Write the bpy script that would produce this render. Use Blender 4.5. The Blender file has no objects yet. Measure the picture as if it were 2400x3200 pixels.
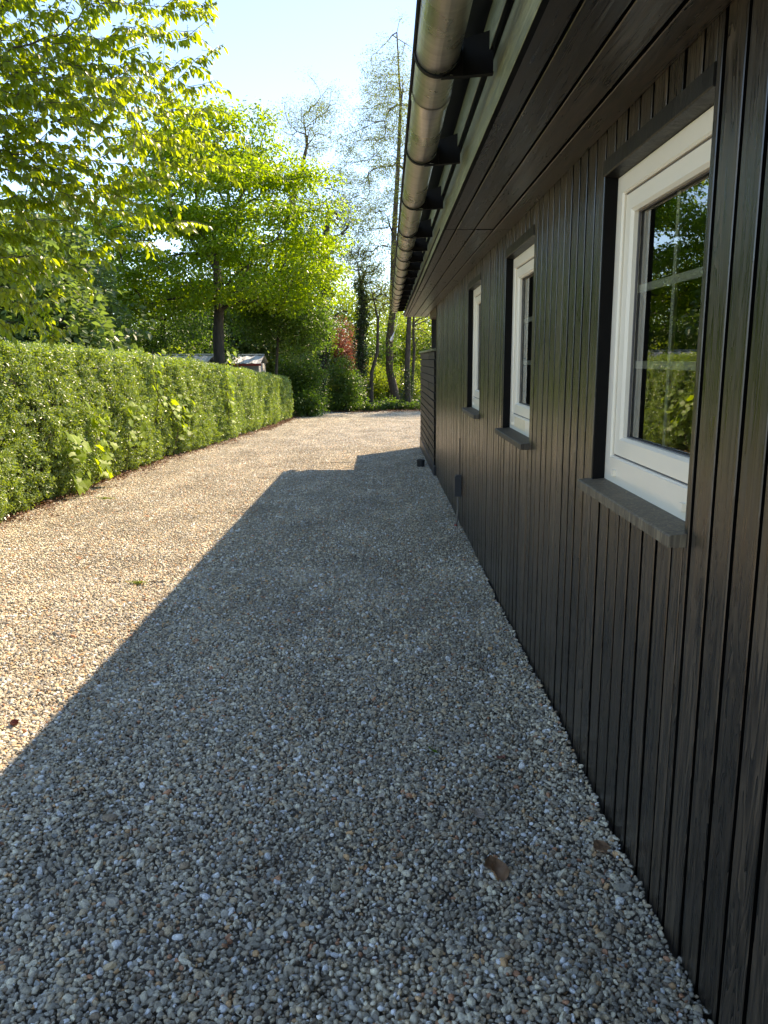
import bpy, math, random
import numpy as np
from mathutils import Matrix, Vector

sc = bpy.context.scene
COL = sc.collection
rng = np.random.default_rng(7)
random.seed(7)

# ------------------------------------------------------------------ camera
H = 1.55
PITCH, YAW, ROLL = 0.1954, -0.0015, -0.0086
cy, sy, cp, sp = math.cos(YAW), math.sin(YAW), math.cos(PITCH), math.sin(PITCH)
fw = Vector((sy*cp, cy*cp, -sp)); rt = Vector((cy, -sy, 0)); up = rt.cross(fw)
cr, sr = math.cos(ROLL), math.sin(ROLL)
rt, up = cr*rt + sr*up, -sr*rt + cr*up
cam_d = bpy.data.cameras.new('camera')
cam_d.sensor_fit = 'HORIZONTAL'; cam_d.sensor_width = 36.0
cam_d.lens = 36.0*2404.4/2400.0
cam_d.clip_start = 0.05; cam_d.clip_end = 3000
cam = bpy.data.objects.new('camera', cam_d); COL.objects.link(cam)
m = Matrix.Identity(4)
for i in range(3):
    m[i][0], m[i][1], m[i][2] = rt[i], up[i], -fw[i]
m.translation = Vector((0, 0, H))
cam.matrix_world = m
sc.camera = cam

# ------------------------------------------------------------------ light
SUN = Vector((0.645, 0.86, 1.0)).normalized()          # towards the sun
SUN_EL = math.asin(SUN.z); SUN_AZ = math.atan2(SUN.x, SUN.y)
w = bpy.data.worlds.new('World'); sc.world = w; w.use_nodes = True
nt = w.node_tree; nt.nodes.clear()
wo = nt.nodes.new('ShaderNodeOutputWorld'); bg = nt.nodes.new('ShaderNodeBackground')
sky = nt.nodes.new('ShaderNodeTexSky'); sky.sky_type = 'NISHITA'; sky.sun_disc = False
sky.sun_elevation = SUN_EL; sky.sun_rotation = SUN_AZ
sky.air_density = 1.0; sky.dust_density = 0.0; sky.ozone_density = 6.0; sky.altitude = 2000
bg.inputs['Strength'].default_value = 0.15
nt.links.new(sky.outputs[0], bg.inputs[0]); nt.links.new(bg.outputs[0], wo.inputs[0])
sl = bpy.data.lights.new('sun', 'SUN'); sl.energy = 3.2; sl.angle = math.radians(0.5); sl.color = (1.0, 0.955, 0.88)
so = bpy.data.objects.new('sun', sl); COL.objects.link(so)
so.rotation_euler = (-SUN).to_track_quat('-Z', 'Y').to_euler(); so.location = SUN*60
vs = sc.view_settings
vs.view_transform = 'Standard'; vs.look = 'None'; vs.gamma = 1.0; vs.use_curve_mapping = False
vs.exposure = 1.76
vs.use_white_balance = True; vs.white_balance_temperature = 9100; vs.white_balance_tint = 15
sc.cycles.max_bounces = 10; sc.cycles.diffuse_bounces = 4; sc.cycles.glossy_bounces = 4
sc.cycles.transmission_bounces = 6; sc.cycles.transparent_max_bounces = 12
sc.cycles.sample_clamp_indirect = 6.0
sc.cycles.use_denoising = True

GS = -0.0162
def gz(y): return GS*y

# ------------------------------------------------------------------ node helpers
class NT:
    def __init__(s, name):
        s.m = bpy.data.materials.new(name); s.m.use_nodes = True
        s.t = s.m.node_tree; s.t.nodes.clear()
        s.out = s.t.nodes.new('ShaderNodeOutputMaterial')
    def n(s, typ, ins=None, **kw):
        o = s.t.nodes.new(typ)
        for k, v in kw.items(): setattr(o, k, v)
        for k, v in (ins or {}).items():
            if hasattr(v, 'is_output') or isinstance(v, bpy.types.NodeSocket): s.t.links.new(v, o.inputs[k])
            else: o.inputs[k].default_value = v
        return o
    def link(s, a, b): s.t.links.new(a, b)
    def surf(s, o): s.t.links.new(o, s.out.inputs['Surface'])
    def ramp(s, fac, stops, interp='LINEAR'):
        o = s.t.nodes.new('ShaderNodeValToRGB'); cr = o.color_ramp; cr.interpolation = interp
        while len(cr.elements) > len(stops): cr.elements.remove(cr.elements[-1])
        while len(cr.elements) < len(stops): cr.elements.new(0.5)
        for e, (p, c) in zip(cr.elements, stops):
            e.position = p; e.color = (c[0], c[1], c[2], 1)
        s.link(fac, o.inputs[0]); return o.outputs[0]
    def mixc(s, fac, a, b, bt='MIX'):
        o = s.t.nodes.new('ShaderNodeMix'); o.data_type = 'RGBA'; o.blend_type = bt
        for idx, v in ((0, fac), (6, a), (7, b)):
            if isinstance(v, bpy.types.NodeSocket): s.link(v, o.inputs[idx])
            elif idx == 0: o.inputs[0].default_value = v
            else: o.inputs[idx].default_value = (v[0], v[1], v[2], 1)
        return o.outputs[2]
    def math(s, op, a, b=0.0):
        o = s.t.nodes.new('ShaderNodeMath'); o.operation = op
        for i, v in ((0, a), (1, b)):
            if isinstance(v, bpy.types.NodeSocket): s.link(v, o.inputs[i])
            else: o.inputs[i].default_value = v
        return o.outputs[0]

def simple(name, col, rough=0.5, metallic=0.0, var=0.15, scale=8.0, bump=0.0, spec=0.5):
    t = NT(name)
    tc = t.n('ShaderNodeTexCoord')
    no = t.n('ShaderNodeTexNoise', {'Vector': tc.outputs['Object'], 'Scale': scale, 'Detail': 6.0})
    c = t.ramp(no.outputs[0], [(0.25, [x*(1-var) for x in col]), (0.75, [min(1, x*(1+var)) for x in col])])
    p = t.n('ShaderNodeBsdfPrincipled', {'Base Color': c, 'Roughness': rough, 'Metallic': metallic, 'Specular IOR Level': spec})
    if bump:
        b = t.n('ShaderNodeBump', {'Height': no.outputs[0], 'Strength': bump, 'Distance': 0.01})
        t.link(b.outputs[0], p.inputs['Normal'])
    t.surf(p.outputs[0]); return t.m

def wood(name, dark, light, rough=(0.36, 0.58), bump=0.35, scale=1.0, wear=0.25, spec=0.5):
    """stained plank; the mesh's local Z runs along the grain"""
    t = NT(name)
    tc = t.n('ShaderNodeTexCoord'); oi = t.n('ShaderNodeObjectInfo')
    off = t.n('ShaderNodeCombineXYZ', {'X': t.math('MULTIPLY', oi.outputs['Random'], 37.0), 'Y': t.math('MULTIPLY', oi.outputs['Random'], 91.0), 'Z': t.math('MULTIPLY', oi.outputs['Random'], 53.0)})
    add = t.n('ShaderNodeVectorMath', {0: tc.outputs['Object'], 1: off.outputs[0]}, operation='ADD')
    mp = t.n('ShaderNodeMapping', {'Vector': add.outputs[0], 'Scale': (42*scale, 42*scale, 1.6*scale)})
    g1 = t.n('ShaderNodeTexNoise', {'Vector': mp.outputs[0], 'Scale': 1.6, 'Detail': 8.0, 'Roughness': 0.62, 'Distortion': 0.5})
    mp2 = t.n('ShaderNodeMapping', {'Vector': add.outputs[0], 'Scale': (9*scale, 9*scale, 0.55*scale)})
    g2 = t.n('ShaderNodeTexNoise', {'Vector': mp2.outputs[0], 'Scale': 1.3, 'Detail': 3.0, 'Distortion': 1.4})
    rings = t.math('FRACT', t.math('MULTIPLY', g2.outputs[0], 14.0))
    g3 = t.n('ShaderNodeTexNoise', {'Vector': add.outputs[0], 'Scale': 3.0, 'Detail': 5.0})
    mixg = t.math('ADD', t.math('MULTIPLY', g1.outputs[0], 0.7), t.math('MULTIPLY', rings, 0.3))
    f = t.math('ADD', t.math('MULTIPLY', mixg, 1-wear), t.math('MULTIPLY', g3.outputs[0], wear))
    c = t.ramp(f, [(0.40, dark), (0.50, [0.68*a_+0.32*b_ for a_, b_ in zip(dark, light)]), (0.63, light)])
    tint = t.math('ADD', t.math('MULTIPLY', oi.outputs['Random'], 0.9), 0.55)
    c = t.mixc(1.0, c, t.n('ShaderNodeCombineColor', {0: tint, 1: tint, 2: tint}).outputs[0], 'MULTIPLY')
    r = t.n('ShaderNodeMapRange', {0: f, 1: 0.3, 2: 0.7, 3: rough[0], 4: rough[1]})
    # dust and paint flecks
    fl = t.n('ShaderNodeTexNoise', {'Vector': add.outputs[0], 'Scale': 150.0, 'Detail': 2.0})
    flm = t.math('GREATER_THAN', fl.outputs[0], 0.745)
    c = t.mixc(t.math('MULTIPLY', flm, 0.5), c, (0.16, 0.14, 0.11))
    b = t.n('ShaderNodeBump', {'Height': mixg, 'Strength': bump, 'Distance': 0.004})
    p = t.n('ShaderNodeBsdfPrincipled', {'Base Color': c, 'Roughness': r.outputs[0], 'Normal': b.outputs[0], 'Specular IOR Level': spec})
    t.surf(p.outputs[0]); return t.m

def leaf_mat(name, cols, trans, tfac=0.45, rough=0.38, spec=0.5):
    """cols: three diffuse colours picked by the leaf's own random; trans: light through the blade"""
    t = NT(name)
    at = t.n('ShaderNodeAttribute', attribute_name='rnd')
    oi = t.n('ShaderNodeObjectInfo')
    v = t.math('FRACT', t.math('ADD', at.outputs['Fac'], oi.outputs['Random']))
    c = t.ramp(v, [(0.0, cols[0]), (0.5, cols[1]), (1.0, cols[2])])
    k = t.ramp(v, [(0.0, [x*0.75 for x in trans]), (1.0, [min(1, x*1.2) for x in trans])])
    p = t.n('ShaderNodeBsdfPrincipled', {'Base Color': c, 'Roughness': rough, 'Specular IOR Level': spec})
    tr = t.n('ShaderNodeBsdfTranslucent', {'Color': k})
    mx = t.n('ShaderNodeMixShader', {0: tfac, 1: p.outputs[0], 2: tr.outputs[0]})
    t.surf(mx.outputs[0]); return t.m

def bark_mat(name, dark, light, scale=6.0):
    t = NT(name)
    tc = t.n('ShaderNodeTexCoord')
    mp = t.n('ShaderNodeMapping', {'Vector': tc.outputs['Object'], 'Scale': (scale*2, scale*2, scale*0.5)})
    n1 = t.n('ShaderNodeTexNoise', {'Vector': mp.outputs[0], 'Scale': 1.5, 'Detail': 7.0, 'Roughness': 0.7})
    c = t.ramp(n1.outputs[0], [(0.3, dark), (0.7, light)])
    b = t.n('ShaderNodeBump', {'Height': n1.outputs[0], 'Strength': 0.8, 'Distance': 0.03})
    p = t.n('ShaderNodeBsdfPrincipled', {'Base Color': c, 'Roughness': 0.85, 'Normal': b.outputs[0]})
    t.surf(p.outputs[0]); return t.m

M = {}
M['wood'] = wood('black_stained_wood', (0.0030, 0.0026, 0.0022), (0.066, 0.048, 0.032), (0.20, 0.46), bump=0.24, spec=1.0)
M['wood_end'] = wood('black_stained_trim', (0.005, 0.0045, 0.004), (0.018, 0.016, 0.013), (0.34, 0.55))
M['soffit'] = wood('black_stained_soffit', (0.010, 0.008, 0.0065), (0.085, 0.064, 0.049), (0.24, 0.42), bump=0.30, spec=0.8)
M['fascia'] = wood('dark_green_black_fascia', (0.15, 0.17, 0.10), (0.33, 0.36, 0.22), (0.35, 0.55), bump=0.8)
M['fence'] = wood('grey_black_fence_board', (0.016, 0.014, 0.013), (0.058, 0.050, 0.046), (0.5, 0.7), bump=0.6)
M['edge_shade'] = simple('joint_shade_black', (0.0035, 0.0033, 0.003), 0.7, spec=0.15)  # near-black colour stands in for shade in board joints and on window jambs
M['backing'] = simple('black_wall_paper', (0.006, 0.006, 0.006), 0.9)
M['sill'] = wood('weathered_dark_sill', (0.065, 0.052, 0.036), (0.20, 0.16, 0.105), (0.5, 0.7))
M['white'] = simple('white_window_frame', (0.92, 0.84, 0.68), 0.32, var=0.03, scale=3)
M['gasket'] = simple('grey_gasket', (0.10, 0.09, 0.085), 0.6)
M['sticker'] = simple('cream_sticker', (0.86, 0.74, 0.52), 0.5, var=0.06, scale=60)
M['room'] = simple('dim_room_wall', (0.16, 0.14, 0.12), 0.9)
M['curtain'] = simple('beige_curtain', (0.42, 0.37, 0.30), 0.9, var=0.1)
M['bracket'] = simple('dark_bracket_steel', (0.006, 0.006, 0.006), 0.6, spec=0.2)
M['roof'] = simple('dark_roof_sheet', (0.035, 0.034, 0.034), 0.7)
M['plastic'] = simple('charcoal_plastic', (0.028, 0.030, 0.034), 0.45)
M['conduit'] = simple('grey_conduit', (0.16, 0.14, 0.12), 0.5)
M['red'] = simple('red_tape', (0.45, 0.05, 0.03), 0.5)
M['whitelamp'] = simple('white_enamel', (0.82, 0.83, 0.85), 0.3, var=0.02)
M['soil'] = simple('soil', (0.075, 0.058, 0.042), 0.95, var=0.4, scale=3, bump=0.4)
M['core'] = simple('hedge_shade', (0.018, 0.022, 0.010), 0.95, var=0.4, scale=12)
M['deadleaf'] = simple('dry_brown_leaf', (0.34, 0.185, 0.095), 0.6, var=0.35, scale=40)
M['rustleaf'] = simple('rust_red_leaf', (0.22, 0.065, 0.035), 0.6, var=0.35, scale=40)
M['shell'] = simple('pale_shell', (0.62, 0.50, 0.38), 0.5, var=0.25, scale=60)
M['cone'] = simple('red_brown_cone', (0.20, 0.055, 0.035), 0.7, var=0.3, scale=60)
M['shedroof'] = simple('white_sheet_roof', (0.62, 0.62, 0.60), 0.45, var=0.1, scale=2)
M['shedwall'] = simple('pale_shed_wall', (0.45, 0.44, 0.40), 0.7)
M['redtrim'] = simple('red_painted_trim', (0.42, 0.06, 0.05), 0.5)
M['bark'] = bark_mat('dark_bark', (0.022, 0.018, 0.014), (0.085, 0.068, 0.052))
M['barkg'] = bark_mat('grey_bark', (0.045, 0.038, 0.032), (0.15, 0.13, 0.11))
M['bark_r'] = bark_mat('red_brown_bark', (0.040, 0.026, 0.020), (0.12, 0.082, 0.062))

# zinc gutter with faint vertical stains
t = NT('weathered_zinc')
tc = t.n('ShaderNodeTexCoord')
mp = t.n('ShaderNodeMapping', {'Vector': tc.outputs['Object'], 'Scale': (2, 30, 2)})
n1 = t.n('ShaderNodeTexNoise', {'Vector': mp.outputs[0], 'Scale': 2.0, 'Detail': 6.0})
n2 = t.n('ShaderNodeTexNoise', {'Vector': tc.outputs['Object'], 'Scale': 5.0, 'Detail': 4.0})
c = t.ramp(n1.outputs[0], [(0.3, (0.56, 0.50, 0.43)), (0.75, (0.76, 0.69, 0.60))])
r = t.n('ShaderNodeMapRange', {0: n2.outputs[0], 1: 0.3, 2: 0.7, 3: 0.22, 4: 0.38})
p = t.n('ShaderNodeBsdfPrincipled', {'Base Color': c, 'Metallic': 0.85, 'Roughness': r.outputs[0]})
t.surf(p.outputs[0]); M['zinc'] = t.m

# double glazing
t = NT('double_glazing')
fr = t.n('ShaderNodeFresnel', {'IOR': 3.0})
tr = t.n('ShaderNodeBsdfTransparent', {'Color': (0.95, 0.97, 0.95, 1)})
gl = t.n('ShaderNodeBsdfGlossy', {'Color': (0.95, 0.97, 0.95, 1), 'Roughness': 0.0})
mx = t.n('ShaderNodeMixShader', {0: fr.outputs[0], 1: tr.outputs[0], 2: gl.outputs[0]})
t.surf(mx.outputs[0]); M['glass'] = t.m

# pebbles: colour by a random number per stone
STONES = [(0.0, (0.408, 0.353, 0.255)), (0.12, (0.671, 0.592, 0.434)), (0.22, (0.296, 0.268, 0.209)), (0.32, (0.550, 0.448, 0.303)),
          (0.42, (0.469, 0.411, 0.311)), (0.52, (0.800, 0.716, 0.520)), (0.60, (0.367, 0.315, 0.232)), (0.68, (0.611, 0.468, 0.294)),
          (0.76, (0.488, 0.448, 0.356)), (0.84, (0.800, 0.800, 0.744)), (0.89, (0.348, 0.257, 0.171)), (0.93, (0.692, 0.411, 0.203)),
          (0.955, (0.408, 0.411, 0.364)), (0.975, (0.611, 0.286, 0.155)), (0.985, (0.800, 0.800, 0.767))]
def stone_mat(name, inst):
    t = NT(name)
    tc = t.n('ShaderNodeTexCoord')
    if inst: v = t.n('ShaderNodeObjectInfo').outputs['Random']
    else: v = t.n('ShaderNodeAttribute', attribute_name='rnd').outputs['Fac']
    c = t.ramp(v, STONES, 'CONSTANT')
    no = t.n('ShaderNodeTexNoise', {'Vector': tc.outputs['Object'], 'Scale': 60.0 if not inst else 3.0, 'Detail': 5.0, 'Roughness': 0.7})
    k = t.n('ShaderNodeMapRange', {0: no.outputs[0], 1: 0.3, 2: 0.7, 3: 0.72, 4: 1.28})
    c = t.mixc(1.0, c, t.n('ShaderNodeCombineColor', {0: k.outputs[0], 1: k.outputs[0], 2: k.outputs[0]}).outputs[0], 'MULTIPLY')
    # dusty, washed and damp patches across the drive
    ge = t.n('ShaderNodeNewGeometry')
    mp = t.n('ShaderNodeMapping', {'Vector': ge.outputs['Position'], 'Scale': (1.0, 0.55, 0.0)})
    pa = t.n('ShaderNodeTexNoise', {'Vector': mp.outputs[0], 'Scale': 1.7, 'Detail': 7.0, 'Roughness': 0.62})
    pk = t.n('ShaderNodeMapRange', {0: pa.outputs[0], 1: 0.32, 2: 0.68, 3: 0.78, 4: 1.25})
    c = t.mixc(1.0, c, t.n('ShaderNodeCombineColor', {0: pk.outputs[0], 1: pk.outputs[0], 2: pk.outputs[0]}).outputs[0], 'MULTIPLY')
    p = t.n('ShaderNodeBsdfPrincipled', {'Base Color': c, 'Roughness': 0.62, 'Specular IOR Level': 0.4})
    b = t.n('ShaderNodeBump', {'Height': no.outputs[0], 'Strength': 0.35, 'Distance': 0.15 if inst else 0.003})
    t.link(b.outputs[0], p.inputs['Normal'])
    t.surf(p.outputs[0]); return t.m
M['stone_i'] = stone_mat('pebble', True)
M['stone_m'] = stone_mat('pebble_far', False)

# ground sheets
t = NT('woodland_floor')
tc = t.n('ShaderNodeTexCoord')
n1 = t.n('ShaderNodeTexNoise', {'Vector': tc.outputs['Object'], 'Scale': 0.5, 'Detail': 8.0})
n2 = t.n('ShaderNodeTexNoise', {'Vector': tc.outputs['Object'], 'Scale': 22.0, 'Detail': 6.0})
c = t.ramp(n2.outputs[0], [(0.3, (0.035, 0.027, 0.018)), (0.7, (0.13, 0.10, 0.065))])
g = t.ramp(n2.outputs[0], [(0.3, (0.025, 0.045, 0.012)), (0.7, (0.07, 0.11, 0.03))])
f = t.n('ShaderNodeMapRange', {0: n1.outputs[0], 1: 0.42, 2: 0.58})
c = t.mixc(f.outputs[0], c, g)
b = t.n('ShaderNodeBump', {'Height': n2.outputs[0], 'Strength': 0.7, 'Distance': 0.05})
p = t.n('ShaderNodeBsdfPrincipled', {'Base Color': c, 'Roughness': 0.95, 'Normal': b.outputs[0]})
t.surf(p.outputs[0]); M['floor'] = t.m
t = NT('gravel_bed')
tc = t.n('ShaderNodeTexCoord')
n2 = t.n('ShaderNodeTexNoise', {'Vector': tc.outputs['Object'], 'Scale': 30.0, 'Detail': 6.0})
c = t.ramp(n2.outputs[0], [(0.3, (0.16, 0.14, 0.11)), (0.7, (0.34, 0.30, 0.24))])
p = t.n('ShaderNodeBsdfPrincipled', {'Base Color': c, 'Roughness': 0.9})
t.surf(p.outputs[0]); M['bed'] = t.m

# foliage
M['lf_cherry'] = leaf_mat('cherry_leaf', [(0.045, 0.080, 0.018), (0.070, 0.115, 0.022), (0.105, 0.15, 0.028)], (0.50, 0.62, 0.025), 0.55, 0.32, 0.6)
M['lf_big'] = leaf_mat('hornbeam_leaf', [(0.030, 0.065, 0.014), (0.048, 0.095, 0.018), (0.075, 0.13, 0.024)], (0.44, 0.64, 0.022), 0.54, 0.36)
M['lf_mid'] = leaf_mat('hazel_leaf', [(0.028, 0.058, 0.014), (0.042, 0.085, 0.018), (0.065, 0.115, 0.024)], (0.20, 0.38, 0.025), 0.42, 0.42)
M['lf_pale'] = leaf_mat('pale_maple_leaf', [(0.060, 0.100, 0.030), (0.085, 0.135, 0.042), (0.11, 0.165, 0.055)], (0.26, 0.40, 0.06), 0.38, 0.42)
M['lf_rob'] = leaf_mat('robinia_leaf', [(0.070, 0.095, 0.030), (0.10, 0.130, 0.040), (0.13, 0.150, 0.050)], (0.34, 0.42, 0.07), 0.45, 0.45)
M['lf_far'] = leaf_mat('far_wood_leaf', [(0.055, 0.095, 0.016), (0.085, 0.135, 0.022), (0.12, 0.165, 0.030)], (0.42, 0.56, 0.035), 0.5, 0.5)
M['lf_ivy'] = leaf_mat('ivy_leaf', [(0.016, 0.034, 0.011), (0.024, 0.048, 0.014), (0.036, 0.065, 0.018)], (0.05, 0.12, 0.015), 0.2, 0.28, 0.6)
M['lf_priv'] = leaf_mat('privet_leaf', [(0.12, 0.20, 0.065), (0.185, 0.275, 0.10), (0.27, 0.37, 0.15)], (0.46, 0.62, 0.035), 0.32, 0.36, 0.7)
M['lf_vine'] = leaf_mat('vine_leaf', [(0.15, 0.23, 0.028), (0.20, 0.30, 0.032), (0.26, 0.36, 0.040)], (0.55, 0.72, 0.03), 0.45, 0.5, 0.3)
M['lf_red'] = leaf_mat('copper_leaf', [(0.10, 0.035, 0.030), (0.15, 0.050, 0.038), (0.19, 0.075, 0.050)], (0.45, 0.14, 0.08), 0.4, 0.45)
M['lf_white'] = leaf_mat('hawthorn_blossom', [(0.55, 0.56, 0.50), (0.68, 0.68, 0.62), (0.16, 0.20, 0.08)], (0.5, 0.52, 0.40), 0.3, 0.6)
M['lf_litter'] = leaf_mat('leaf_litter', [(0.17, 0.075, 0.045), (0.22, 0.12, 0.065), (0.13, 0.075, 0.05)], (0.20, 0.09, 0.03), 0.15, 0.7)

# ------------------------------------------------------------------ mesh helpers
def mesh(name, V, F, mat=None, smooth=False, rnd=None):
    me = bpy.data.meshes.new(name)
    me.from_pydata([tuple(map(float, v)) for v in V], [], [tuple(int(i) for i in f) for f in F])
    if mat is not None: me.materials.append(mat)
    if smooth: me.polygons.foreach_set('use_smooth', [True]*len(me.polygons))
    if rnd is not None:
        a = me.attributes.new('rnd', 'FLOAT', 'FACE'); a.data.foreach_set('value', np.asarray(rnd, dtype=np.float32))
    me.update(); return me
def link(name, me, parent=None, loc=None, rot=None, scale=None):
    o = bpy.data.objects.new(name, me); COL.objects.link(o)
    if loc is not None: o.location = loc
    if rot is not None: o.rotation_euler = rot
    if scale is not None: o.scale = scale
    if parent is not None: o.parent = parent
    return o
def tag(o, label=None, cat=None, group=None, kind=None):
    if label: o['label'] = label
    if cat: o['category'] = cat
    if group: o['group'] = group
    if kind: o['kind'] = kind
    return o
def empty(name, loc=(0, 0, 0), label=None, cat=None, group=None):
    o = bpy.data.objects.new(name, None); COL.objects.link(o); o.location = loc
    o.empty_display_size = 0.1
    return tag(o, label, cat, group)

class MB:
    """collects shapes into one mesh"""
    def __init__(s): s.V = []; s.F = []; s.R = []
    def add(s, V, F, r=None):
        b = len(s.V); s.V.extend([tuple(v) for v in V]); s.F.extend([tuple(i+b for i in f) for f in F])
        s.R.extend([random.random() if r is None else r]*len(F))
    def box(s, x0, x1, y0, y1, z0, z1):
        V = [(x, y, z) for x in (x0, x1) for y in (y0, y1) for z in (z0, z1)]
        F = [(0, 1, 3, 2), (4, 6, 7, 5), (0, 4, 5, 1), (2, 3, 7, 6), (0, 2, 6, 4), (1, 5, 7, 3)]
        s.add(V, F)
    def prism(s, prof, a0, a1, axis=1):
        """extrude a closed 2-D profile along an axis (profile uses the two other axes in order)"""
        n = len(prof); V = []
        for a in (a0, a1):
            for (u, v) in prof:
                p = [0, 0, 0]; o = [i for i in range(3) if i != axis]
                p[axis] = a; p[o[0]] = u; p[o[1]] = v; V.append(p)
        F = [(i, (i+1) % n, n+(i+1) % n, n+i) for i in range(n)]
        F += [tuple(range(n-1, -1, -1)), tuple(range(n, 2*n))]
        s.add(V, F)
    def tube(s, pts, rad, n=6, cap=True):
        V, F = tube(pts, rad, n, cap); s.add(V, F)
    def build(s, name, mat, parent=None, smooth=False, loc=None, rot=None):
        return link(name, mesh(name, s.V, s.F, mat, smooth, s.R), parent, loc, rot)
    def mesh(s, name, mat, smooth=False): return mesh(name, s.V, s.F, mat, smooth, s.R)

def tube(pts, rad, n=6, cap=True):
    P = np.asarray(pts, float); R = np.broadcast_to(np.asarray(rad, float), (len(P),))
    T = np.gradient(P, axis=0); T /= np.linalg.norm(T, axis=1)[:, None] + 1e-9
    ref = np.array([0, 0, 1.0]) if abs(T[0][2]) < 0.9 else np.array([1.0, 0, 0])
    V = []; ang = np.arange(n)*2*math.pi/n
    u = np.cross(ref, T[0]); u /= np.linalg.norm(u)
    for p, tt, r in zip(P, T, R):
        u = u - tt*(u@tt); u /= np.linalg.norm(u)+1e-9
        v = np.cross(tt, u)
        V.extend((p + r*(math.cos(a)*u + math.sin(a)*v)) for a in ang)
    F = []
    for k in range(len(P)-1):
        for i in range(n):
            j = (i+1) % n
            F.append((k*n+i, k*n+j, (k+1)*n+j, (k+1)*n+i))
    if cap:
        F.append(tuple(range(n-1, -1, -1))); F.append(tuple(range((len(P)-1)*n, len(P)*n)))
    return V, F

_bm = {}
def board_mesh(wd, th, ln, mat, ch=0.002):
    """plank: thickness along X (front face at -X), width along Y, length along Z, chamfered front edges"""
    key = (round(wd, 4), round(th, 4), round(ln, 4), mat.name)
    if key in _bm: return _bm[key]
    x0, x1, y = -th, 0.0, wd/2
    uc = min(0.010, wd*0.2)      # edges undercut, so that the joints stay dark
    prof = [(x0, -y+ch), (x0+ch, -y), (x1, -y+uc), (x1, y-uc), (x0+ch, y), (x0, y-ch)]
    b = MB(); b.prism(prof, 0, ln, 2)
    me = b.mesh('board', mat)
    me.materials.append(M['edge_shade'])  # joint shade painted on the plank's edges, back and ends
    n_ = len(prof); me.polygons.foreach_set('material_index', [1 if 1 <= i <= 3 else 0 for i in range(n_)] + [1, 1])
    # make normals point outwards
    _bm[key] = me; return me

# ------------------------------------------------------------------ instancing for masses of leaves and stones
def scatter(name, pts, rots, scales, variants, parent=None, mat=None):
    pts = np.asarray(pts, np.float32); n = len(pts)
    me = bpy.data.meshes.new(name); me.vertices.add(n)
    me.vertices.foreach_set('co', pts.ravel())
    a = me.attributes.new('rot', 'FLOAT_VECTOR', 'POINT'); a.data.foreach_set('vector', np.asarray(rots, np.float32).ravel())
    sc3 = np.asarray(scales, np.float32)
    if sc3.ndim == 1: sc3 = np.repeat(sc3[:, None], 3, 1)
    a = me.attributes.new('scl', 'FLOAT_VECTOR', 'POINT'); a.data.foreach_set('vector', sc3.ravel())
    a = me.attributes.new('vid', 'INT', 'POINT'); a.data.foreach_set('value', rng.integers(0, len(variants), n).astype(np.int32))
    o = link(name, me, parent)
    key = tuple(v.name for v in variants)
    if key not in _gn: _gn[key] = make_group(variants)
    md = o.modifiers.new('scatter', 'NODES'); md.node_group = _gn[key]
    return o
_gn = {}
def make_group(variants):
    g = bpy.data.node_groups.new('scatter', 'GeometryNodeTree')
    g.interface.new_socket('Geometry', in_out='INPUT', socket_type='NodeSocketGeometry')
    g.interface.new_socket('Geometry', in_out='OUTPUT', socket_type='NodeSocketGeometry')
    N = g.nodes; L = g.links
    gi = N.new('NodeGroupInput'); go = N.new('NodeGroupOutput')
    jn = N.new('GeometryNodeJoinGeometry')
    for v in reversed(variants):
        oi = N.new('GeometryNodeObjectInfo'); oi.inputs['Object'].default_value = v; oi.inputs['As Instance'].default_value = False
        gt = N.new('GeometryNodeGeometryToInstance')
        L.new(oi.outputs['Geometry'], gt.inputs[0]); L.new(gt.outputs[0], jn.inputs[0])
    ip = N.new('GeometryNodeInstanceOnPoints'); ip.inputs['Pick Instance'].default_value = True
    def attr(nm, dt):
        a = N.new('GeometryNodeInputNamedAttribute'); a.data_type = dt; a.inputs['Name'].default_value = nm
        return [s for s in a.outputs if s.enabled and s.name == 'Attribute'][0]
    er = N.new('FunctionNodeEulerToRotation')
    L.new(attr('rot', 'FLOAT_VECTOR'), er.inputs[0])
    L.new(gi.outputs[0], ip.inputs['Points']); L.new(jn.outputs[0], ip.inputs['Instance'])
    L.new(attr('vid', 'INT'), ip.inputs['Instance Index']); L.new(er.outputs[0], ip.inputs['Rotation'])
    L.new(attr('scl', 'FLOAT_VECTOR'), ip.inputs['Scale']); L.new(ip.outputs[0], go.inputs[0])
    return g
def proto(name, me): return bpy.data.objects.new(name, me)      # a source shape, not linked to the scene

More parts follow.
